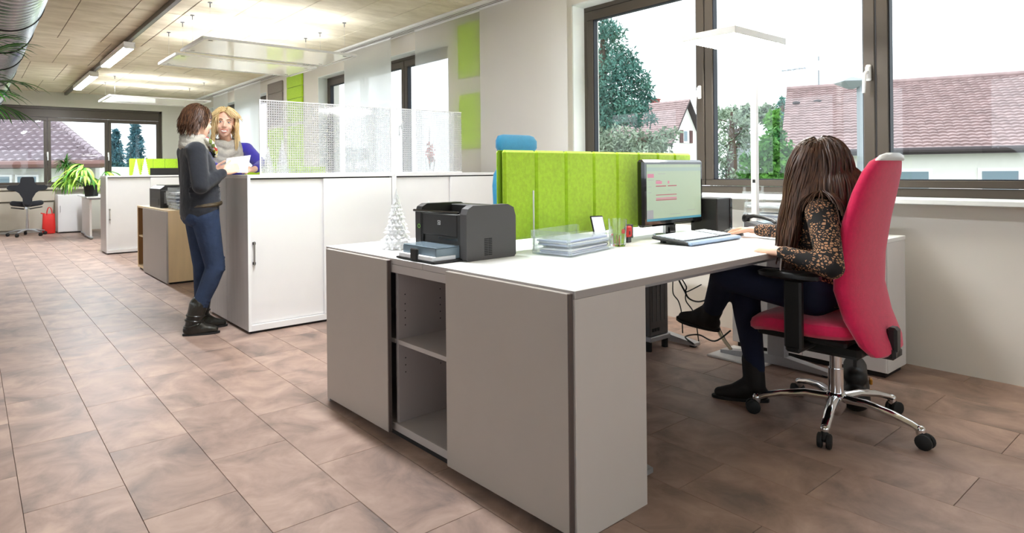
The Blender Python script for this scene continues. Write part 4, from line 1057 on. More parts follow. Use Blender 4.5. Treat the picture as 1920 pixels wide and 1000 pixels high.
cable([at(1275, 518, 3.65), at(1287, 538, 3.65), at(1286, 548, 3.65), at(1315, 534, 3.7)], .0035, 'thin dark cable crossing upwards below the desk')
cable([at(1262, 522, 3.6), at(1262, 550, 3.6), at(1272, 565, 3.6), at(1278, 588, 3.6), at(1280, 625, 3.6)], .0035, 'thin black cable hanging beside the tower')
cable([at(1287, 546, 3.65), at(1286, 564, 3.65), at(1302, 590, 3.7), at(1310, 640, 3.75)], .0035, 'thin black cable dropping to the floor')
cable([at(1290, 640, 3.55), at(1300, 645, 3.45), at(1285, 632, 3.5), at(1310, 628, 3.6), at(1340, 640, 3.5), at(1370, 620, 3.5)], .0045, 'black cable coiled on the floor by the desk foot')
for k in range(3):
    cable([at(1334+k*4, 505, 3.7), at(1330+k*4, 530, 3.7), at(1336+k*4, 545, 3.7), at(1330+k*3, 565, 3.7), at(1345+k*3, 620, 3.6), at(1368+k*2, 655, 3.45)], .007 if k == 1 else .004, ('cream cable rising beside the desk leg', 'thick cream cable snake below the desk edge', 'dark cable twisted round the cable snake')[k], 'cable_light' if k < 2 else 'cable')
t = thing('handbag', 'black handbag with gold clasp on the floor behind the chair base', 'handbag', (3.36, 1.20, 0), R(20))
m = MB(); m.cap((-.13, 0, .06), .06, (.13, 0, .06), .06, flat=1); m.cap((-.10, 0, .15), .05, (.10, 0, .15), .05); remesh(m, 'body', MT['bag_black'], t, .008, 5)
MB().tube([(.10*math.cos(a*PI/10), 0, .18+.13*math.sin(a*PI/10)) for a in range(11)], .008, 6).build('strap', MT['bag_black'], t, smooth=True); MB().box(-.02, -.068, .10, .02, -.055, .125, .003).build('clasp', MT['gold'], t)
# ---- second printer, dark monitor, ornament
t = thing('second_printer', 'black printer on the maple sideboard behind the letter trays', 'printer', (1.66, 7.32, .752))
m = MB().prism([(0, 0), (.32, 0), (.32, .20), (.28, .245), (.05, .245), (0, .21)], .50, SX(0)); m.build('body', MT['printer_front'], t)
MB().box(.06, .05, .246, .26, .45, .252, .003).build('lid', MT['black_gloss'], t); MB().box(-.003, .06, .03, 0, .44, .10).build('tray_slot', MT['black_plastic'], t)
MB().box(.04, -.003, .05, .09, 0, .17, .001).build('side_grip', MT['grey_plastic'], t); MB().box(.01, -.004, .19, .20, 0, .196).build('seam', MT['grey_plastic'], t)
t = thing('monitor', 'dark monitor back seen just above the second cabinet row', 'monitor', (3.05, 12.75, .745))
MB().box(-.33, -.015, .10, .33, .02, .50, .006).build('housing', MT['printer_front'], t); MB().box(-.03, 0, .0, .03, .03, .2, .004).build('neck', MT['black_plastic'], t); MB().box(-.12, -.08, 0, .12, .08, .01, .003).build('foot', MT['black_plastic'], t)
t = thing('berry_branch', 'red berry branch in a glass behind the grid screen', 'ornament', (3.33, 4.60, 1.112))
MB().lathe([(.03, 0), (.034, .01), (.045, .10), (.038, .14), (.036, .14), (.042, .10), (.03, .012), (0, .01)], 18, cap=False).build('vase', MT['clear_glass'], t, smooth=True)
rr = random.Random(5); m = MB(); m2 = MB()
for k in range(7):
    a = rr.uniform(0, 6.28); q = rr.uniform(.01, .035); h_ = rr.uniform(.2, .44)
    m.tube([(0, 0, .02), (q*.5*math.cos(a), q*.5*math.sin(a), h_*.5), (q*math.cos(a), q*math.sin(a), h_)], .002, 5)
    for j in range(9):
        s = rr.uniform(.3, .85); m2.ell((q*s*math.cos(a)+rr.uniform(-.025, .025), q*s*math.sin(a)+rr.uniform(-.025, .025), h_*s*.7+.05), (.009, .009, .009), nu=8, nv=5)
m.build('twigs', MT['bark'], t); tag(m2.build('berries', MT['red'], t, smooth=True), kind='stuff')
# ---- red tote bag
t = thing('tote_bag', 'red tote bag leaning by the white cupboard', 'bag', (1.22, 14.25, 0))
slab([(.0, 0, .085, .09), (.012, 0, .105, .12), (.12, 0, .110, .13), (.25, 0, .105, .11), (.34, 0, .10, .06), (.385, 0, .10, .025)], pw=3.2).build('body', MT['red_bag'], t, smooth=True)
for s in (-1, 1): MB().tube([(.012+.045*math.cos(a*PI/8), s*.025, .36+.15*math.sin(a*PI/8)) for a in range(9)], .008, 6).build('handle', MT['red_bag'], t, smooth=True)
MB().tube([(-.06, 0, .385), (-.13, 0, .40)], .012, 6).build('flap', MT['red_bag'], t)

# ================================================================== PLANTS
def leafstrip(m, base, d, L, w, droop, n=7, fold=.25):
    """strap leaf: curved, V folded, pointed"""
    p = Vector(base); d = Vector(d).normalized(); side = d.cross(Vector((0, 0, 1)))
    side = side.normalized() if side.length > .05 else Vector((1, 0, 0)); vs = []; st = L/n
    for i in range(n+1):
        s = i/n; ww = w*math.sin(PI*(.12+.88*s))**.7*(1-.15*s) if i < n else .0005
        nrm = side.cross(d).normalized()
        vs += [p-side*ww+nrm*ww*fold, p, p+side*ww+nrm*ww*fold]
        d = (d+Vector((0, 0, -droop/n*(.4+s*1.6)))).normalized(); p = p+d*st
    m.add(vs, [f for i in range(n) for f in ((i*3, i*3+1, i*3+4, i*3+3), (i*3+1, i*3+2, i*3+5, i*3+4))])
def pot(t, z, r, h, mt='white'):
    MB().lathe([(r*.75, z), (r*.8, z+.005), (r, z+h), (r*.9, z+h), (r*.85, z+h*.9), (0, z+h*.9)], 20, cap=False).build('pot', MT[mt], t, smooth=True)
    MB().lathe([(r*.86, z+h*.86), (r*.86, z+h*.88)], 16).build('soil', MT['soil'], t)
rr = random.Random(11)
t = thing('potted_palm', 'small tuft palm with bare trunk on the far window sill', 'plant', (1.55, 14.63, .885))
pot(t, 0, .06, .09, 'rubber'); MB().tube([(0, 0, .07), (.008, 0, .2), (0, 0, .40)], [.036, .030, .024], 8).build('trunk', MT['bark'], t, smooth=True)
m = MB()
for k in range(90):
    a = rr.uniform(0, 6.28); e = rr.uniform(-.2, 1.4); leafstrip(m, (0, 0, .38+.07*rr.random()), (math.cos(a)*math.cos(e), math.sin(a)*math.cos(e)*.7-.1, math.sin(e)), rr.uniform(.20, .30), .017, 1.7, 6)
tag(m.build('leaves', MT['leaf'], t), kind='stuff')
t = thing('potted_fern_palm', 'broad light green palm with drooping leaves on the far desk', 'plant', (1.74, 12.72, .745))
pot(t, 0, .13, .2, 'black_plastic'); 
nleaf = 0
for f_ in range(20):
    a = rr.uniform(0, 6.28) if f_ > 11 else PI+rr.uniform(-.9, 1.0); e = rr.uniform(.15, 1.25); L_ = rr.uniform(.22, .42)
    c0 = Vector((math.cos(a)*math.cos(e)*L_, math.sin(a)*math.cos(e)*L_*.8, .20+math.sin(e)*L_*.95))
    st = MB().tube([(0, 0, .15), c0*.55+Vector((0, 0, .05)), c0], .006, 5).build('stem', MT['leaf'], t, smooth=True)
    for j in range(9):
        b2 = a+(j-4)*.30; m = MB(); leafstrip(m, c0, (math.cos(b2), math.sin(b2), .25-.08*abs(j-4)), rr.uniform(.28, .46), .024, 1.2+rr.random()*1.2, 6, .3)
        m.build('leaf', MT['leaf_light' if (f_+j) % 3 else 'leaf'], t)
t = thing('tall_palm', 'large palm whose dark leaves reach in beside the duct', 'plant', at(-95, 178, 3.7)*1.0)
cr = root_of(t).location.copy(); t.location = (cr.x, cr.y, 0)
pot(t, 0, .17, .3, 'white'); MB().tube([(0, 0, .28), (.02, .01, .8), (0, 0, cr.z-.05)], [.035, .028, .022], 8).build('trunk', MT['bark'], t, smooth=True)
for f_ in range(13):
    a = rr.uniform(0, 6.28) if f_ > 3 else math.atan2(RT.y, RT.x)+(-.5, .1, .5, -.1)[f_]; e = (.3, .1, -.25, .6)[f_] if f_ < 4 else rr.uniform(-.2, 1.2); L_ = (.17, .20, .14, .16)[f_] if f_ < 4 else .3
    c0 = Vector((math.cos(a)*math.cos(e)*L_, math.sin(a)*math.cos(e)*L_, cr.z+math.sin(e)*L_))
    MB().tube([(0, 0, cr.z-.06), c0], .005, 5).build('stem', MT['leaf'], t, smooth=True)
    for j in range(9):
        b2 = a+(j-4)*.20; m = MB(); leafstrip(m, c0, (math.cos(b2), math.sin(b2), math.sin(e)*.8+.15-.05*abs(j-4)), (.24 if f_ < 4 else .34)*rr.uniform(.8, 1.1), .012, .9, 6, .3)
        m.build('leaf', MT['leaf' if j % 2 else 'leaf_dark'], t)
# ================================================================== OUTDOORS
tag(MB().box(-60, -60, -3.3, 120, 140, -3.2).build('ground', MT['grass']), kind='structure', label='grassy ground outside the building')
def tile_roof(parent, name, C, a, s, La, nr, nc, mt, arch=.03, lift=.05):
    """rows of curved tiles; C lower corner, a unit along the eave, s full slope vector"""
    m = MB(); n = a.cross(s).normalized()
    if n.z < 0: n = -n
    w_ = La/nc; rr = random.Random(nc)
    for i in range(nr):
        p0 = C+s*(i/nr); p1 = C+s*((i+1.12)/nr)
        for j in range(nc):
            q0 = p0+a*(j*w_); q1 = p1+a*(j*w_); vs = []; l_ = lift*rr.uniform(.8, 1.2)
            for k in range(5):
                h_ = arch*math.sin(PI*k/4); vs += [q0+a*(w_*k/4*1.0)+n*(h_+l_), q1+a*(w_*k/4)+n*(h_*.6+.0)]
            for k in range(5): vs.append(q0+a*(w_*k/4)+n*(-.01))
            m.add(vs, [(k*2, k*2+2, k*2+3, k*2+1) for k in range(4)]+[(10+k, 11+k, (k+1)*2, k*2) for k in range(4)])
    tag(m.build(name, MT[mt], parent, world=True), kind='stuff')
def quadslab(m, p, d):
    """4 points extruded by vector d"""
    m.add([*p, *[q+d for q in p]], [(0, 1, 2, 3), (7, 6, 5, 4), (0, 4, 5, 1), (1, 5, 6, 2), (2, 6, 7, 3), (3, 7, 4, 0)])
# ---- neighbour house seen right (big plain roof)
E_ = at(1463, 287, 18.7); b = (RT*.515+FW*.857); a = (RT*.857-FW*.515); Lh = 8.5; s = b*4.66+UP*2.35
t = thing('neighbour_house', 'pale house with a large plain reddish roof right of the floor lamp', 'house', (E_.x, E_.y, -3.2))
m = MB(); quadslab(m, [E_, E_+a*Lh, E_+a*Lh+s, E_+s], UP*-.12); m.build('roof_deck', MT['roof_edge'], t, world=True)
m = MB(); q = E_+s; quadslab(m, [q, q+a*Lh, q+a*Lh+b*4.66-UP*2.35, q+b*4.66-UP*2.35], UP*-.12); m.build('rear_roof', MT['roof_tile'], t, world=True)
tile_roof(t, 'roof_tiles', E_, a, s, Lh, 25, 42, 'roof_tile')
MB().tube([q+UP*.06, q+a*Lh+UP*.06], .09, 8).build('ridge_cap', MT['roof_tile'], t, world=True)
MB().tube([E_-b*.06, E_+a*Lh-b*.06], .07, 8).build('gutter', MT['roof_edge'], t, world=True)
m = MB(); w0 = E_+b*.35-UP*.05; quadslab(m, [w0, w0+a*Lh, w0+a*Lh-UP*4.8, w0-UP*4.8], b*.25)
g0 = E_+a*.3+b*.3; m.add([g0-UP*4.8, g0, g0+b*4.36+UP*2.15, g0+b*8.6, g0+b*8.6-UP*4.8], [(0, 1, 2, 3, 4)]); m.build('wall', MT['house_wall'], t, world=True)
for k, dx in enumerate((2.75, 4.6, 6.4)):
    wp = w0+a*dx-UP*.45-b*.03; m = MB(); quadslab(m, [wp, wp+a*.9, wp+a*.9-UP*1.1, wp-UP*1.1], b*.05); o = m.build('window_frame', MT['white'], t, world=True)
    wp = wp+a*.09-UP*.09-b*.02; m = MB(); quadslab(m, [wp, wp+a*.72, wp+a*.72-UP*.92, wp-UP*.92], b*.03); m.build('window_pane', MT['house_glass'], o, world=True)
for (u, v) in ((1493, 193), (1533, 190), (1573, 187), (1537, 223)):
    p = at(u, v, 21.2); MB().ell(p, (.12, .12, .06)).build('roof_vent', MT['roof_edge'], t, world=True)
pa = q+a*1.0
m = MB(); m.tube([pa, pa+UP*1.15], .03, 6); c_ = pa+UP*.80; m.tube([c_-RT*1.3-UP*.16, c_+RT*1.0+UP*.12], .022, 6)
for k in range(12): p = c_-RT*1.2+(RT*2.2+UP*.27)*(k/11)-UP*.14; m.tube([p-FW*.25-UP*.06, p+FW*.25+UP*.06], .012, 4)
m.tube([c_+RT*1.0+UP*.12-UP*.35, c_+RT*1.0+UP*.45], .01, 5); m.build('roof_aerial', MT['outdoor_grey'], t, world=True)
# ---- gabled house behind the pine
A_ = at(1287, 187, 52); r_ = (RT*-.60+FW*.80); g = (RT*.80+FW*.60); hw, rise, Lr = 2.6, 3.7, 9.0
t = thing('gabled_house', 'distant gabled house with shuttered window behind the pine', 'house', (A_.x, A_.y, -3.2))
for sgn in (-1, 1):
    Cc = A_+g*(hw*sgn)-UP*rise; m = MB(); quadslab(m, [Cc-r_*.35, Cc+r_*Lr, A_+r_*Lr, A_-r_*.35], UP*-.18); m.build('roof_deck', MT['roof_edge'], t, world=True)
tile_roof(t, 'roof_tiles', A_-g*hw-UP*rise-r_*.35, r_, g*hw+UP*rise, Lr, 20, 30, 'roof_tile')
m = MB(); i0 = A_+r_*.1-UP*.3; m.add([i0, i0-g*(hw-.2)-UP*(rise-.25), i0-g*(hw-.2)-UP*12, i0+g*(hw-.2)-UP*12, i0+g*(hw-.2)-UP*(rise-.25)], [(0, 1, 2, 3, 4)]); quadslab(m, [i0-g*(hw-.2)-UP*(rise-.2), i0-g*(hw-.2)-UP*(rise-.2)+r_*8.5, i0-g*(hw-.2)-UP*12+r_*8.5, i0-g*(hw-.2)-UP*12], g*.2); m.build('wall', MT['house_wall'], t, world=True)
wp = i0-UP*2.25-r_*.03; m = MB(); quadslab(m, [wp-g*.42, wp+g*.42, wp+g*.42-UP*1.05, wp-g*.42-UP*1.05], r_*-.04); o = m.build('window_frame', MT['white'], t, world=True)
m = MB(); quadslab(m, [wp-g*.34-UP*.08, wp+g*.1-UP*.08, wp+g*.1-UP*.9, wp-g*.34-UP*.9], r_*-.07); m.build('window_pane', MT['house_glass'], o, world=True)
for sgn in (-1, 1):
    m = MB(); c_ = wp+g*(.68*sgn); quadslab(m, [c_-g*.22, c_+g*.22, c_+g*.22-UP*1.05, c_-g*.22-UP*1.05], r_*-.07); m.build('shutter', MT['shutter'], t, world=True)
cp = at(1228, 197, 56); MB().box(cp.x-.35, cp.y-.3, cp.z-.8, cp.x+.35, cp.y+.3, cp.z+.45, .02).box(cp.x-.42, cp.y-.36, cp.z+.45, cp.x+.42, cp.y+.36, cp.z+.55, .02).build('chimney', MT['brick_red'], t, world=True)
# ---- house across from the far window
C_ = at(192, 306, 19.5); T_ = at(94, 222, 24.5); s = (T_-C_)*1.35; a = -RT; Lh = 15.0
t = thing('tiled_house', 'white house with a huge scalloped tile roof outside the far window', 'house', (C_.x, C_.y, -3.2))
nr = 17
tile_roof(t, 'roof_tiles', C_, a, s, Lh, nr, 52, 'roof_far', .06, .11)
m = MB(); quadslab(m, [C_, C_+a*Lh, C_+a*Lh+s, C_+s], UP*-.15); m.build('roof_deck', MT['roof_edge'], t, world=True)
m = MB(); hb = C_+FW*9-RT*9; m.add([C_, hb, C_+s*1.0], [(0, 1, 2)]); m.build('hip_slope', MT['roof_far'], t, world=True)
m = MB()
for k in range(22):
    p = C_+s*(k/22)+UP*.10; p2 = C_+s*((k+1.1)/22)+UP*.10; m.tube([p, p2], [.13, .10], 8)
tag(m.build('hip_tiles', MT['roof_far'], t, world=True), kind='stuff')
MB().tube([C_-FW*.08-UP*.02+RT*.2, C_+a*Lh-FW*.08-UP*.02], .12, 8).build('gutter', MT['gutter'], t, world=True)
m = MB(); w0 = C_+FW*.5-UP*.1-RT*.5; quadslab(m, [w0, w0+a*Lh, w0+a*Lh-UP*4.8, w0-UP*4.8], FW*.25); quadslab(m, [w0, w0+FW*7, w0+FW*7-UP*4.8, w0-UP*4.8], RT*-.2); m.build('wall', MT['house_wall'], t, world=True)
for (u0, u1) in ((-30, 22), (28, 72)):
    p = at(u0, 328, 19.9); p2 = at(u1, 328, 19.9); m = MB(); quadslab(m, [p, p2, p2-UP*1.3, p-UP*1.3], FW*.12); o = m.build('window_frame', MT['white'], t, world=True)
    p = p+RT*.08-UP*.06-FW*.01; p2 = p2-RT*.08-UP*.06-FW*.01; m = MB(); quadslab(m, [p, p2, p2-UP*1.1, p-UP*1.1], FW*.03); m.build('window_pane', MT['house_glass'], o, world=True)
# ---- street lamp and chimney between the shrubs
p = at(1612, 160, 12.5); t = thing('street_lamp', 'grey street lamp with flat head outside the window', 'street lamp', (p.x, p.y, -3.2))
MB().tube([(p.x, p.y, -3.2), (p.x, p.y, p.z)], [.07, .055], 10).build('pole', MT['outdoor_grey'], t, world=True)
MB().lathe([(.06, -.02), (.30, .10), (.33, .12), (.02, .22)], 4, (p.x-.12, p.y+.1, p.z-.05)).build('head', MT['outdoor_grey'], t, world=True)
p = at(1394, 285, 17); t = thing('low_chimney', 'pale square chimney rising among the shrubs', 'chimney', (p.x, p.y, -3.2))
MB().box(p.x-.16, p.y-.16, -3.2, p.x+.16, p.y+.16, p.z+.10, .01).build('shaft', MT['outdoor_grey'], t, world=True); MB().box(p.x-.2, p.y-.2, p.z+.18, p.x+.2, p.y+.2, p.z+.22, .01).box(p.x-.14, p.y-.14, p.z+.10, p.x-.10, p.y-.1, p.z+.18).box(p.x+.10, p.y+.1, p.z+.10, p.x+.14, p.y+.14, p.z+.18).build('cowl', MT['outdoor_grey'], t, world=True)
# ---- foliage
def foliage(m, c, r, n, size, rr, hang=0.0, aspect=2.2):
    c = Vector(c)
    for _ in range(n):
        d = Vector((rr.gauss(0, 1), rr.gauss(0, 1), rr.gauss(0, 1))).normalized()*(rr.random()**.42)
        p = c+Vector((d.x*r[0], d.y*r[1], d.z*r[2]))
        ax = Vector((rr.gauss(0, 1), rr.gauss(0, 1), rr.gauss(0, 1)+hang)).normalized(); bx = ax.orthogonal().normalized()
        bx = (Matrix.Rotation(rr.uniform(0, 6.28), 3, ax) @ bx); L_ = size*rr.uniform(.6, 1.3); w_ = L_/aspect
        m.add([p, p+ax*L_*.5+bx*w_*.5, p+ax*L_, p+ax*L_*.5-bx*w_*.5], [(0, 1, 2, 3)])
def tree_px(name, lab, mt, d, clumps, trunk, size, dens, seed, asp=2.2, group=None, dj=.5):
    rr = random.Random(seed); base = at(trunk[0][0], trunk[0][1], d)
    t = thing(name, lab, 'tree' if 'shrub' not in name else 'shrub', (base.x, base.y, -3.2), group=group); m = MB(); tk = MB()
    top = at(trunk[-1][0], trunk[-1][1], d); tk.tube([(base.x, base.y, -3.2), base, top], [.22*d/14, .16*d/14, .03], 8)
    for (u, v, r) in clumps:
        dd = d+rr.uniform(-dj, dj); c = at(u, v, dd); R_ = r/FPX*dd; foliage(m, c, (R_, R_, R_*.85), int(dens*r*r/900), size, rr, aspect=asp)
        br = at(trunk[-1][0]+(trunk[0][0]-trunk[-1][0])*.4, v+14, d); tk.tube([br, c], [.05*d/14, .012], 5)
    tag(m.build('crown', MT[mt], t, world=True), kind='stuff'); tk.build('trunk', MT['trunk'], t, world=True)
tree_px('pine_tree', 'big blue green pine filling the left sash of the near window', 'pine_green', 14, [(1128, 52, 30), (1150, 62, 24), (1140, 92, 34), (1172, 108, 24), (1188, 118, 15), (1146, 128, 34), (1120, 118, 26), (1180, 140, 26), (1205, 152, 20), (1216, 166, 13), (1150, 168, 36), (1190, 178, 30), (1215, 186, 14), (1128, 190, 36), (1172, 208, 34), (1205, 205, 18), (1140, 226, 30), (1222, 224, 13), (1196, 228, 16)], [(1128, 270), (1130, 40)], .11, 620, 21, 3.2)
tree_px('grey_shrub', 'loose grey green shrub below the pine', 'grey_bush', 13, [(1130, 262, 28), (1165, 258, 28), (1200, 262, 26), (1232, 266, 22), (1250, 256, 20), (1262, 250, 12), (1150, 280, 30), (1190, 282, 30), (1235, 282, 24), (1110, 275, 24)], [(1190, 320), (1190, 260)], .10, 460, 22, 2.4)
tree_px('grey_shrub', 'tall feathery grey green shrub left of the floor lamp post', 'grey_bush', 16, [(1368, 215, 18), (1385, 222, 16), (1362, 240, 22), (1390, 246, 22), (1405, 235, 14), (1355, 268, 22), (1385, 272, 26), (1350, 300, 26), (1375, 310, 26), (1352, 335, 26), (1385, 335, 22), (1405, 262, 16)], [(1372, 350), (1372, 210)], .11, 420, 23, 2.6)
tree_px('green_shrub', 'glossy green bush directly behind the floor lamp post', 'bush_green', 11, [(1452, 255, 18), (1440, 275, 24), (1468, 280, 20), (1425, 300, 22), (1450, 310, 28), (1478, 315, 20), (1410, 325, 22), (1435, 338, 26), (1468, 342, 24), (1405, 345, 20), (1485, 345, 22), (1400, 300, 14)], [(1440, 360), (1445, 260)], .10, 520, 24, 1.6)
tree_px('distant_tree', 'small dark conifer at the left edge of the plain roof', 'pine_green', 40, [(1467, 186, 4), (1466, 196, 6), (1466, 207, 8), (1465, 218, 9), (1464, 230, 10)], [(1466, 260), (1466, 180)], .22, 3200, 25, 2.5, dj=.2)
tree_px('distant_tree', 'yellow green tree top behind the glossy bush', 'bush_green', 24, [(1452, 216, 9), (1448, 230, 12), (1458, 240, 12)], [(1452, 300), (1452, 215)], .2, 1500, 26, 1.8)
tree_px('distant_tree', 'hazy grey trees on the skyline right of the mullion', 'grey_bush', 60, [(1350, 215, 10), (1372, 209, 12), (1398, 208, 13), (1415, 210, 14), (1440, 205, 12), (1395, 222, 12), (1340, 222, 10), (1430, 218, 14)], [(1395, 260), (1395, 215)], .5, 1100, 27, 2.0, dj=2)
def spruce(u, vt, vb, d, hw, lab, seed):
    rr = random.Random(seed); top = at(u, vt, d); bot = at(u, vb, d)
    t = thing('spruce_tree', lab, 'tree', (top.x, top.y, -3.2), group='spruces outside the far window'); m = MB(); H_ = top.z+1.5
    MB().tube([(top.x, top.y, -3.2), (top.x, top.y, top.z-.3)], [.25, .03], 8).build('trunk', MT['trunk'], t, world=True)
    for k in range(60):
        s = k/60; z = top.z-H_*s; R_ = hw/FPX*d*(s**.85)*1.9+.05
        for j in range(9):
            a_ = rr.uniform(0, 6.28); c = Vector((top.x+R_*.75*math.cos(a_), top.y+R_*.75*math.sin(a_), z-R_*.25)); foliage(m, c, (R_*.3+.05, R_*.3+.05, .12), 10, .3, rr, aspect=3)
    tag(m.build('crown', MT['spruce_blue'], t, world=True), kind='stuff')
spruce(254, 236, 310, 40, 17, 'taller blue green spruce outside the far window', 31)
spruce(217, 247, 310, 44, 14, 'thinner spruce left of the tall one outside the far window', 32)
# ================================================================== PEOPLE
V = Vector
def basis(f, up=V((0, 0, 1))):
    f = V(f).normalized(); r = f.cross(V(up)).normalized(); u = r.cross(f).normalized(); return f, r, u
def head_shapes(m, c, f, r, u, k=1.0):
    c = V(c); Mx = Matrix((r, f, u)).transposed()
    E = lambda o, rad: m.ell(c+(r*o[0]+f*o[1]+u*o[2])*k, tuple(x*k for x in rad), Mx, 20, 14)
    E((0, -.012, .030), (.073, .090, .084)); E((0, .020, -.030), (.060, .068, .086)); E((0, .048, -.094), (.030, .026, .022)); E((0, .03, -.075), (.045, .045, .04))
    P_ = lambda x, y, z: c+(r*x+f*y+u*z)*k
    m.cap(P_(0, .086, .004), .008*k, P_(0, .104, -.030), .0115*k); m.cap(P_(-.010, .094, -.034), .008*k, P_(.010, .094, -.034), .008*k)
    for s in (-1, 1):
        E((.074*s, -.010, -.018), (.010, .019, .031)); m.cap(P_(.014*s, .078, .016), .010*k, P_(.046*s, .066, .016), .009*k); E((.036*s, .060, -.036), (.022, .020, .022))
def face_parts(parent, c, f, r, u, k=1.0, smile=True):
    c = V(c)-root_of(parent).location; Mx = Matrix((r, f, u)).transposed(); P_ = lambda x, y, z: c+(r*x+f*y+u*z)*k
    for s in (-1, 1):
        e = MB().ell(P_(.031*s, .0790, .000), (.0120*k, .006*k, .0048*k), Mx, 12, 8).build('eye', MT['eye_white'], parent, smooth=True)
        MB().ell(P_(.031*s, .0830, .000), (.0050*k, .004*k, .0048*k), Mx, 10, 7).build('iris', MT['iris'], e, smooth=True)
        MB().tube([P_(.017*s, .0845, .006), P_(.031*s, .0855, .0085), P_(.045*s, .0785, .004)], .0018*k, 5).build('eyelid', MT['brow'], e, smooth=True)
        MB().tube([P_(.014*s, .089, .020), P_(.032*s, .0865, .026), P_(.050*s, .0755, .019)], [.0028*k, .0032*k, .0015*k], 6).build('eyebrow', MT['brow'], parent, smooth=True)
    sm = .004 if smile else 0.0; q = [(-.027-sm, .072, -.056+sm), (-.013, .086, -.063+sm*.3), (0, .0895, -.0655+sm*.2), (.013, .086, -.063+sm*.3), (.027+sm, .072, -.056+sm)]
    lo = [(-.027-sm, .072, -.056+sm), (-.014, .0845, -.073-sm*1.2), (0, .088, -.0765-sm*1.6), (.014, .0845, -.073-sm*1.2), (.027+sm, .072, -.056+sm)]
    MB().tube([P_(*p) for p in q], [.001, .003*k, .003*k, .003*k, .001], 6).tube([P_(*p) for p in lo], [.001, .0032*k, .0038*k, .0032*k, .001], 6).build('lips', MT['lips'], parent, smooth=True)
    if smile: MB().ell(P_(0, .0845, -.0705), (.021*k, .0042*k, .0072*k), Mx, 14, 8).build('teeth', MT['teeth'], parent, smooth=True)
def hand_shapes(m, w, d, n, t, k=1.0, curl=(.25, .35, .3), spread=.06, thumb=(.75, .6)):
    """w wrist, d pointing direction, n palm normal (palm side), t thumb side"""
    w = V(w); d = V(d).normalized(); t = V(t); t = (t-d*t.dot(d)).normalized(); n = V(n); n = (n-d*n.dot(d)-t*n.dot(t)).normalized()
    m.cap(w-d*.01, .026*k, w+d*.03*k, .030*k, flat=.62, side=t)
    for o in (-.026, -.009, .009, .026): m.cap(w+d*.02*k+t*o*.7*k, .014*k, w+d*.082*k+t*o*k, .0125*k)
    for i, (o, L_) in enumerate(((.029, .068), (.010, .076), (-.010, .071), (-.028, .056))):
        p = w+d*.086*k+t*o*k; dd = (d+t*o*spread*20*.3).normalized(); r0 = .0092
        for j, (fr, cu) in enumerate(zip((.44, .32, .24), curl)):
            cu = cu*(1+.12*i); dd = (dd*math.cos(cu)+n*math.sin(cu)).normalized(); q = p+dd*L_*fr*k; m.cap(p, r0*k, q, (r0-.0008)*k, 9); p = q; r0 -= .0008
    p = w+d*.022*k+t*.026*k; dd = (d*thumb[0]+t*thumb[1]+n*.25).normalized()
    for j, (L_, r0) in enumerate(((.040, .0135), (.032, .0108), (.024, .0095))):
        q = p+dd*L_*k; m.cap(p, r0*k, q, (r0-.0012)*k, 10); p = q; dd = (dd+d*.35+n*.15).normalized()
class Hair:
    def __init__(s, c, f, r, u, k=1.0): s.c, s.f, s.r, s.u, s.k = V(c), f, r, u, k; s.col = []; s.m = MB()
    def push(s, p, extra=0.0):
        d = p-s.c-s.u*.026*s.k+s.f*.008*s.k; q = V((d.dot(s.r)/(.078*s.k+extra), d.dot(s.f)/(.096*s.k+extra), d.dot(s.u)/(.090*s.k+extra)))
        if q.length < 1 and q.length > 1e-4: p = p+d*(1/q.length-1)
        for (a, b, ra) in s.col:
            ab = b-a; t_ = max(0, min(1, (p-a).dot(ab)/max(ab.length_squared, 1e-9))); o = p-(a+ab*t_); L_ = o.length
            if L_ < ra+extra and L_ > 1e-5: p = a+ab*t_+o*((ra+extra)/L_)
        return p
    def strands(s, n, length, rad, rr, ok, step=.022, stiff=.55, wave=.004, bias=V((0, 0, 0)), end=.35):
        cnt = 0
        while cnt < n:
            d = V((rr.gauss(0, 1), rr.gauss(0, 1), rr.gauss(0, 1))).normalized()
            if not ok(d): continue
            cnt += 1
            p = s.c+s.u*.026*s.k-s.f*.008*s.k+(s.r*d.x*.078+s.f*d.y*.096+s.u*d.z*.090)*s.k
            nn = (s.r*d.x+s.f*d.y+s.u*d.z); dr = (nn*.7+s.u*.15-s.f*.1); pts = []; L_ = length*rr.uniform(.78, 1.08); k_ = int(L_/step); ex = rr.uniform(.0, .016); ph = rr.uniform(0, 6)
            for i in range(k_+1):
                pts.append(p.copy()); dr = (dr*stiff+(V((0, 0, -1))+bias)*(1-stiff)).normalized(); o = p
                p = p+dr*step+V((math.sin(i*.8+ph), math.cos(i*.7+ph), 0))*wave; p = s.push(p, ex)
                dr = (p-o).normalized() if (p-o).length > 1e-5 else dr
            rs = [rad*(1-(1-end)*(i/max(1, k_))**2) for i in range(k_+1)]
            s.m.tube(pts, rs, 5)
    def scalp(s, ok, grow=1.03):
        nu, nv = 28, 18; vs = []; fs = []
        for i in range(nv+1):
            th = PI*i/nv
            for j in range(nu):
                ph = 2*PI*j/nu; d = V((math.sin(th)*math.cos(ph), math.sin(th)*math.sin(ph), math.cos(th)))
                vs.append((s.c+s.u*.026*s.k-s.f*.008*s.k+(s.r*d.x*.078+s.f*d.y*.096+s.u*d.z*.090)*s.k*grow, d))
        for i in range(nv):
            for j in range(nu):
                q = (i*nu+j, (i+1)*nu+j, (i+1)*nu+(j+1) % nu, i*nu+(j+1) % nu)
                if all(ok(vs[a][1]) for a in q): fs.append(q)
        s.m.add([v[0] for v in vs], fs)
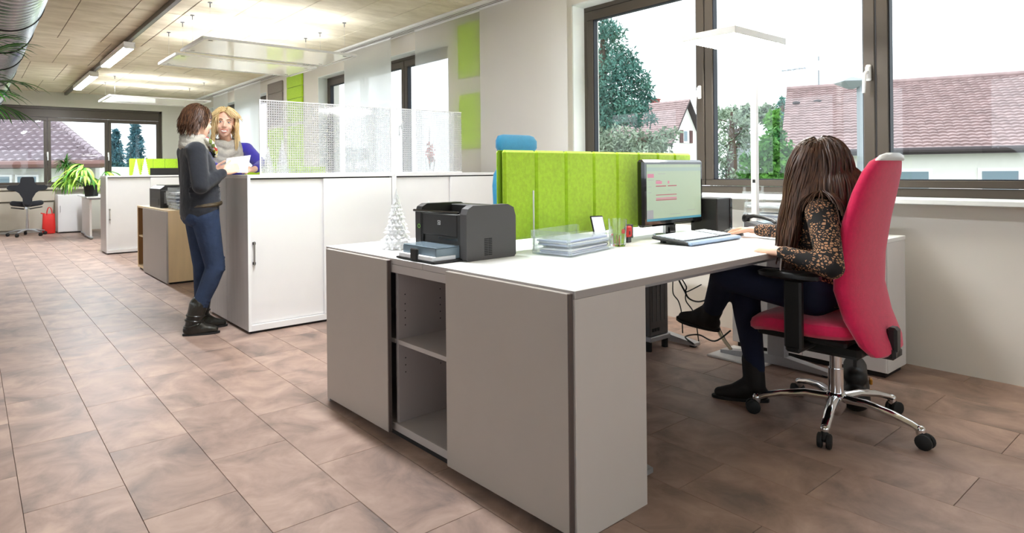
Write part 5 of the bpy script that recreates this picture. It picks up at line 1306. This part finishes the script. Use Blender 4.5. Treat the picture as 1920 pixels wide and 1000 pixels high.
def boot(parent, name, heel, toe, top, mt, rs=.052):
    heel, toe, top = V(heel), V(toe), V(top); d = (toe-heel).normalized(); L_ = (toe-heel).length; m = MB(); up = V((0, 0, 1))
    if abs(d.z) > .25 or heel.z > .1: up = (top-heel); up = (up-d*up.dot(d)).normalized()
    sd = d.cross(up)
    m.cap(heel+d*.038+up*.040, .038, heel+d*(L_*.55)+up*.036, .040); m.cap(heel+d*(L_*.55)+up*.038, .040, toe-d*.035+up*.026, .026, flat=1)
    m.cap(heel+d*.062+up*.06, .050, top, rs); m.cap(heel+d*.055+up*.045, .044, heel+d*.10+up*.05, .044); m.cap(heel+d*.07+up*.09, .04, heel+d*(L_*.55)+up*.045, .036)
    o = remesh(m, name, MT[mt], parent, .006, 4, world=True)
    s = MB(); n = 20; pts = []
    for j in range(n):
        a = 2*PI*j/n; c_, s_ = math.cos(a), math.sin(a); x = L_*.5+L_*.505*c_; w_ = (.034+.012*max(0, c_)-.006*max(0, -c_))*math.copysign(abs(s_)**.8, s_)*(1-.25*max(0, c_)**4); pts.append((x, w_))
    s.add([heel+d*x+sd*y+up*.000 for x, y in pts]+[heel+d*x+sd*y+up*.014 for x, y in pts], [tuple(reversed(range(n))), tuple(range(n, 2*n))]+[(j, (j+1) % n, n+(j+1) % n, n+j) for j in range(n)]).build('sole', MT['rubber'], o, world=True)
    if mt == 'boot':
        for q_, (hh, rr_) in enumerate(((.075, .056), (.105, .056), (.14, .058))):
            c0 = heel+d*.062+up*.06; ax_ = (top-c0); c_ = c0+ax_*max(0, (hh-.06)/max(ax_.length, .01)); tl = .25 if q_ == 0 else -.12
            MB().tube([c_+d*rr_*math.cos(a*PI/10)+sd*rr_*.95*math.sin(a*PI/10)+up*(tl*.05*math.cos(a*PI/10)) for a in range(20)], .0065, 6, closed=True).build('strap', MT['boot'], o, smooth=True, world=True)
    return o

# ------------------------------------------------------------------ standing woman in dark pullover
f, r, u = basis((1, .10, -.06)); root = thing('person', 'woman in dark pullover and blue jeans standing at the cabinet end', 'person', (1.29, 4.56, 0))
hc = V((1.283, 4.545, 1.488)); f1, r1, u1 = basis((.93, .35, -.02))
nk = V((1.252, 4.555, 1.36)); shR, shL = V((1.235, 4.415, 1.275)), V((1.25, 4.715, 1.275)); elR, elL = V((1.245, 4.36, 1.045)), V((1.27, 4.76, 1.045))
wrR, wrL = V((1.435, 4.455, 1.132)), V((1.43, 4.69, 1.135)); ch = V((1.275, 4.56, 1.18)); wa = V((1.29, 4.56, 1.0)); pv = V((1.30, 4.56, .87))
hR, hL = V((1.305, 4.478, .83)), V((1.305, 4.645, .83)); kR, kL = V((1.372, 4.48, .465)), V((1.335, 4.65, .46)); aR, aL = V((1.250, 4.53, .10)), V((1.335, 4.685, .10))
m = MB(); head_shapes(m, hc, f1, r1, u1, .98)
m.cap(nk-V((0, 0, .06)), .052, hc-V((.012, 0, .06)), .046); m.chain([ch, wa, pv], [.095, .085, .10], 16); m.cap(shR, .04, shL, .04); m.cap(nk-V((0, 0, .04)), .05, ch, .09)
for (s_, e_, w_) in ((shR, elR, wrR), (shL, elL, wrL)): m.chain([s_, e_, w_], [.036, .030, .024])
for (h_, k_, a_) in ((hR, kR, aR), (hL, kL, aL)): m.chain([h_, k_, a_], [.065, .045, .03])
hand_shapes(m, wrR, (.92, .15, .33), (-.2, .75, .4), (0, .3, .9), .95, (.35, .45, .35)); hand_shapes(m, wrL, (.9, -.15, .25), (0, -.8, .3), (0, -.3, .9), .95, (.35, .45, .35))
body = remesh(m, 'body', MT['skin'], root, .006, 3, world=True)
face_parts(root, hc, f1, r1, u1, .98, False)
m = MB(); sd = (0, 1, 0)
def ring_loft(m, rings, n=24):
    vs = []; fs = []
    for (c, ax, rx, ay, ry) in rings:
        c, ax, ay = V(c), V(ax), V(ay)
        for j in range(n): a = 2*PI*j/n; vs.append(c+ax*rx*math.cos(a)+ay*ry*math.sin(a))
    for i in range(len(rings)-1):
        for j in range(n): j2 = (j+1) % n; fs.append((i*n+j, i*n+j2, (i+1)*n+j2, (i+1)*n+j))
    fs.append(tuple(reversed(range(n)))); fs.append(tuple((len(rings)-1)*n+j for j in range(n))); m.add(vs, fs)
X, Y = (1, 0, 0), (0, 1, 0); XT = V((1, 0, .38)).normalized()
ring_loft(m, [((1.300, 4.56, .845), XT, .128, Y, .174), ((1.298, 4.56, .89), XT, .142, Y, .182), ((1.300, 4.56, .98), X, .133, Y, .168), ((1.290, 4.56, 1.08), X, .118, Y, .165), ((1.282, 4.56, 1.17), X, .112, Y, .172), ((1.268, 4.56, 1.25), X, .100, Y, .178), ((1.255, 4.56, 1.31), X, .078, Y, .120), ((1.252, 4.56, 1.345), X, .062, Y, .075)])
m.ell((1.335, 4.50, 1.175), (.055, .06, .06)); m.ell((1.335, 4.62, 1.175), (.055, .06, .06))
m.chain([shR, elR, wrR-(wrR-elR)*.10], [.066, .060, .036], 14); m.chain([shL, elL, wrL-(wrL-elL)*.10], [.066, .060, .036], 14); m.cap(shR, .07, shL, .07)
rr = random.Random(2)
for k in range(9): z = .88+.03*k; m.tube([(1.19+.012*math.sin(k), 4.44, z), (1.25, 4.395, z-.012), (1.33, 4.395, z+.006), (1.40, 4.43, z+.03)], .006, 6)
remesh(m, 'pullover', MT['sweater'], root, .009, 5, world=True)
m = MB(); ring_loft(m, [((1.306, 4.56, .955), X, .098, Y, .150), ((1.306, 4.56, .90), X, .112, Y, .166), ((1.302, 4.56, .84), X, .118, Y, .172), ((1.305, 4.56, .78), X, .108, Y, .165)])
m.chain([hR, kR, kR+(aR-kR)*.30, aR+V((.004, 0, .05))], [.096, .066, .062, .046], 16); m.chain([hL, kL, kL+(aL-kL)*.30, aL+V((0, 0, .05))], [.096, .066, .060, .046], 16)
m.cap((1.262, 4.49, .83), .082, (1.262, 4.63, .83), .082)
for k in range(5): z = .44+.022*k; m.tube([kR+V((.03, -.06, z-.46)), kR+V((.066, -.01, z-.465)), kR+V((.05, .05, z-.455))], .0055, 6)
for k in range(4): z = .19+.022*k; p = aR+(kR-aR)*((z-.1)/.365); m.tube([p+V((-.03, -.04, 0)), p+V((.01, -.054, .008)), p+V((.045, -.03, -.004))], .005, 6)
remesh(m, 'jeans', MT['jeans'], root, .0075, 3, world=True)
m = MB(); m.tube([(1.306+.119*math.cos(a*PI/18), 4.56+.170*math.sin(a*PI/18), .905+.012*math.cos(a*PI/18)) for a in range(36)], .017, 8, closed=True); m.build('belt', MT['belt'], root, smooth=True, world=True)
boot(root, 'boot', (1.168, 4.555, 0), (1.402, 4.485, 0), (1.270, 4.525, .205), 'boot', .064); boot(root, 'boot', (1.268, 4.70, 0), (1.512, 4.655, 0), (1.338, 4.688, .205), 'boot', .064)
def scarf(parent, mt, c, R_, tr, drop, name='scarf', rows=3, seed=1, front=V((1, 0, 0))):
    rr = random.Random(seed); m = MB(); c = V(c)
    for k in range(rows):
        pts = []
        for a in range(28):
            th = 2*PI*a/28; fr = V((math.cos(th), math.sin(th), 0)); dz = -drop*max(0, fr.dot(front))**1.5*(k+.6)/rows
            pts.append(c+fr*(R_*(1+.09*k+.03*math.sin(th*3+k)))+V((0, 0, dz-.026*k+.007*math.sin(th*5+k*2))))
        m.tube(pts, tr*(1-.06*k), 9, closed=True)
    return remesh(m, name, MT[mt], parent, .007, 3, world=True)
scarf(root, 'scarf_grey', (1.255, 4.553, 1.372), .068, .028, .05, seed=3)
m = MB()
for k in range(4): m.tube([V((1.31, 4.47+.02*k, 1.372-.012*k)), V((1.352, 4.47+.025*k, 1.335-.01*k)), V((1.385, 4.49+.02*k, 1.285)), V((1.392, 4.505+.012*k, 1.235))], [.018, .021, .019, .010], 8)
remesh(m, 'scarf_knot', MT['scarf_multi'], root, .007, 2, world=True)
H = Hair(hc, f1, r1, u1, .98); okd = lambda d: (d.y < .35 or d.z > .62) and d.z > -.60 and not (d.z < -.12 and d.y > -.15)
H.scalp(lambda d: (d.y < .45 or d.z > .55) and d.z > -.62 and not (d.z < -.2 and d.y > -.2), 1.05); H.strands(800, .095, .0030, random.Random(8), okd, .014, .42, .0012, V((-.35, -.08, .1)))
H.m.build('hair', MT['hair_dark'], root, smooth=True, world=True)

# ------------------------------------------------------------------ blonde woman leaning on the cabinets
root = thing('person', 'smiling blonde woman in royal blue leaning on the tall cabinets', 'person', (1.78, 5.50, 0))
hc = V((1.652, 5.10, 1.540)); f1, r1, u1 = basis((-.34, -.93, -.10), V((.10, 0, 1)))
nk = V((1.685, 5.20, 1.405)); shR, shL = V((1.545, 5.30, 1.325)), V((1.885, 5.27, 1.325)); elR, elL = V((1.50, 5.06, 1.185)), V((1.915, 5.00, 1.185)); wrR, wrL = V((1.545, 4.80, 1.150)), V((1.762, 4.775, 1.152))
ch = V((1.735, 5.33, 1.24)); wa = V((1.765, 5.44, 1.08)); pv = V((1.78, 5.50, .93)); feet = [(V((1.69, 5.50, .88)), V((1.69, 5.49, .48)), V((1.69, 5.53, .10))), (V((1.87, 5.50, .88)), V((1.87, 5.48, .48)), V((1.87, 5.52, .10)))]
m = MB(); head_shapes(m, hc, f1, r1, u1, 1.0); m.cap(nk-V((-.02, -.04, .06)), .054, hc-V((0, -.012, .07)), .046); m.chain([ch, wa, pv], [.095, .085, .10], 16); m.cap(shR, .04, shL, .04); m.cap(nk, .05, ch, .09)
for (s_, e_, w_) in ((shR, elR, wrR), (shL, elL, wrL)): m.chain([s_, e_, w_], [.036, .030, .024])
for (h_, k_, a_) in feet: m.chain([h_, k_, a_], [.065, .045, .035])
hand_shapes(m, wrL, (-.78, -.62, .02), (0, 0, -1), (-.5, .6, .45), .95, (.20, .35, .3)); hand_shapes(m, wrR, (.10, -.95, .06), (.3, 0, -1), (.9, .1, .35), .95, (.20, .35, .3))
remesh(m, 'body', MT['skin'], root, .006, 3, world=True); face_parts(root, hc, f1, r1, u1, 1.0, True)
m = MB(); AX = V((1, -.12, 0)).normalized()
ring_loft(m, [((1.78, 5.50, .90), X, .165, Y, .125), ((1.77, 5.45, 1.05), X, .150, Y, .112), ((1.745, 5.36, 1.20), X, .160, Y, .115), ((1.715, 5.29, 1.31), X, .165, Y, .085), ((1.70, 5.25, 1.37), X, .095, Y, .062)])
m.chain([shR, elR, elR+(wrR-elR)*.75], [.060, .050, .036], 14); m.chain([shL, elL, elL+(wrL-elL)*.75], [.060, .050, .036], 14); m.cap(shR, .062, shL, .062)
remesh(m, 'pullover', MT['royal'], root, .009, 5, world=True)
m = MB(); m.cap((1.70, 5.50, .90), .11, (1.86, 5.50, .90), .11)
for (h_, k_, a_) in feet: m.chain([h_, k_, a_+V((0, 0, .0))], [.095, .066, .05], 14)
remesh(m, 'trousers', MT['navy_jeans'], root, .010, 3, world=True)
for (h_, k_, a_) in feet: boot(root, 'shoe', (a_.x, a_.y+.06, 0), (a_.x-.02, a_.y-.18, 0), (a_.x, a_.y, .14), 'dark_boot', .05)
scarf(root, 'scarf_grey', (1.682, 5.195, 1.375), .088, .040, .17, rows=4, seed=6, front=V((-.15, -.99, 0)))
m = MB(); fb = wrL+V((-.78, -.62, .02)).normalized()*.098; MB().tube([fb+V((.006*math.cos(a*PI/6)*.7, -.008*math.cos(a*PI/6)*.9, .0105*math.sin(a*PI/6)+.004)) for a in range(12)], .0022, 5, closed=True).build('ring', MT['rubber'], root, world=True)
H = Hair(hc, f1, r1, u1, 1.0); H.col = [(shR, shL, .085), (nk, ch, .10), (nk, hc-V((0, 0, .05)), .06)]
okb = lambda d: (d.y < .30 or d.z > .60) and d.z > -.55
H.scalp(lambda d: (d.y < .42 or d.z > .55) and d.z > -.6, 1.05)
H.strands(800, .235, .0036, random.Random(9), lambda d: d.y < .22 and d.z > -.5 and (abs(d.x) > .25 or d.y < 0), .02, .42, .0016)
H.strands(130, .10, .0034, random.Random(10), lambda d: d.z > .62 and d.y > .1 and d.x > .25, .013, .45, .0008, r1*.9)
H.strands(130, .10, .0034, random.Random(14), lambda d: d.z > .62 and d.y > .1 and d.x < .1, .013, .45, .0008, r1*-.9)
H.m.build('hair', MT['hair_blonde'], root, smooth=True, world=True)
# the sheet both hold
t = thing('paper_sheet', 'white sheet held up between the two standing women', 'paper', (1.60, 4.64, 1.114), group='loose sheets on the desk')
m = MB(); q = [V((1.505, 4.66, 1.128)), V((1.655, 4.62, 1.128)), V((1.715, 4.70, 1.262)), V((1.545, 4.74, 1.236))]; quadslab(m, q, V((0, .0006, .0006))); m.build('sheet', MT['paper'], t, world=True)
m = MB(); q = [V((1.47, 4.58, 1.128)), V((1.63, 4.53, 1.128)), V((1.66, 4.62, 1.17)), V((1.50, 4.665, 1.165))]; quadslab(m, q, V((0, .0006, .0006))); m.build('second_sheet', MT['paper'], t, world=True)

# ------------------------------------------------------------------ seated woman
root = thing('person', 'seated woman with long brown hair and black lace top at the desk', 'person', (3.0, 1.12, 0))
hc = V((2.925, 1.170, 1.128)); f1, r1, u1 = basis((-.22, .92, -.34))
nk = V((2.955, 1.150, 1.005)); shL, shR = V((2.815, 1.125, .935)), V((3.125, 1.175, .935)); elL, elR = V((2.700, 1.045, .728)), V((3.185, 1.335, .815)); wrL, wrR = V((2.702, 1.235, .768)), V((3.262, 1.610, .800))
ch = V((2.97, 1.165, .855)); wa = V((2.99, 1.195, .70)); pv = V((3.0, 1.21, .585)); hipL, hipR = V((2.92, 1.22, .575)), V((3.085, 1.23, .572)); kR = V((2.93, 1.515, .585)); aR = V((3.005, 1.50, .10)); kL = V((2.79, 1.525, .625)); aL = at(1332, 590, 3.22)
m = MB(); head_shapes(m, hc, f1, r1, u1, 1.0); m.cap(nk-V((0, 0, .06)), .052, hc-V((0, .01, .05)), .045); m.chain([ch, wa, pv], [.095, .085, .10], 16); m.cap(shR, .04, shL, .04); m.cap(nk, .05, ch, .09)
for (s_, e_, w_) in ((shR, elR, wrR), (shL, elL, wrL)): m.chain([s_, e_, w_], [.034, .028, .023])
m.chain([hipR, kR, aR], [.06, .042, .034]); m.chain([hipL, kL, aL], [.06, .042, .034])
hand_shapes(m, wrL, (.30, .92, .10), (.1, .1, -1), (.9, -.3, .2), 1.0, (.35, .45, .35)); hand_shapes(m, wrR, (.15, .97, -.02), (0, .1, -1), (-.95, .1, .1), 1.0, (.15, .30, .25))
remesh(m, 'body', MT['skin'], root, .0052, 3, world=True); face_parts(root, hc, f1, r1, u1, 1.0, False)
m = MB(); ring_loft(m, [((3.0, 1.215, .52), X, .165, Y, .105), ((3.0, 1.215, .58), X, .162, Y, .108), ((2.99, 1.20, .70), X, .138, Y, .100), ((2.975, 1.17, .82), X, .150, Y, .108), ((2.965, 1.155, .91), X, .160, Y, .095), ((2.96, 1.15, .97), X, .11, Y, .07), ((2.957, 1.148, 1.0), X, .065, Y, .06)])
m.chain([shL, elL, wrL-(wrL-elL)*.06], [.060, .048, .032], 14); m.chain([shR, elR, wrR-(wrR-elR)*.06], [.056, .044, .032], 14); m.cap(shR, .062, shL, .062); m.ell((2.91, 1.25, .83), (.06, .06, .06)); m.ell((3.03, 1.25, .83), (.06, .06, .06))
remesh(m, 'lace_top', MT['lace'], root, .007, 4, world=True)
m = MB(); m.cap((2.92, 1.205, .575), .10, (3.08, 1.21, .575), .10); m.chain([hipR, kR, kR+(aR-kR)*.35, aR+V((0, 0, .06))], [.092, .068, .060, .043], 16); m.chain([hipL, kL, kL+(aL-kL)*.35, aL], [.092, .068, .058, .043], 16)
remesh(m, 'jeans', MT['navy_jeans'], root, .008, 4, world=True)
boot(root, 'boot', (3.045, 1.455, 0), (2.905, 1.665, 0), (3.0, 1.51, .20), 'dark_boot', .05)
tl_ = at(1268, 598, 3.30); hl_ = at(1349, 622, 3.18); boot(root, 'boot', hl_, tl_, aL+(kL-aL)*.16, 'dark_boot', .050)
MB().tube([wrL-(wrL-elL)*.02+V((.028*math.cos(a*PI/8), .006*math.sin(a*PI/8)-.012, .028*math.sin(a*PI/8)-.006)) for a in range(16)], .0032, 6, closed=True).tube([wrL+V((-.028, -.012, -.02)), wrL+V((-.030, -.01, -.05)), wrL+V((-.028, -.008, -.07))], .003, 5).build('bracelet', MT['steel'], root, smooth=True, world=True)
H = Hair(hc, f1, r1, u1, 1.0); H.col = [(shL, shR, .075), (nk, ch, .135), (ch, pv, .135), (nk, hc-V((0, 0, .05)), .065), (shL, elL, .062)]
H.scalp(lambda d: (d.y < .5 or d.z > .5) and d.z > -.7, 1.05)
H.strands(620, .31, .0046, random.Random(12), lambda d: d.y < .05 and d.z > -.35, .022, .40, .0020, V((0, -.02, 0)))
H.strands(520, .48, .0046, random.Random(13), lambda d: d.x < .0 and d.z > -.2 and -.15 < d.y < .6, .022, .42, .0024, V((-.03, .15, 0)))
H.strands(200, .44, .0046, random.Random(15), lambda d: d.x >= .0 and d.z > -.2 and -.15 < d.y < .55, .022, .42, .0024, V((.03, .12, 0)))
H.m.build('hair', MT['hair_brown'], root, smooth=True, world=True)
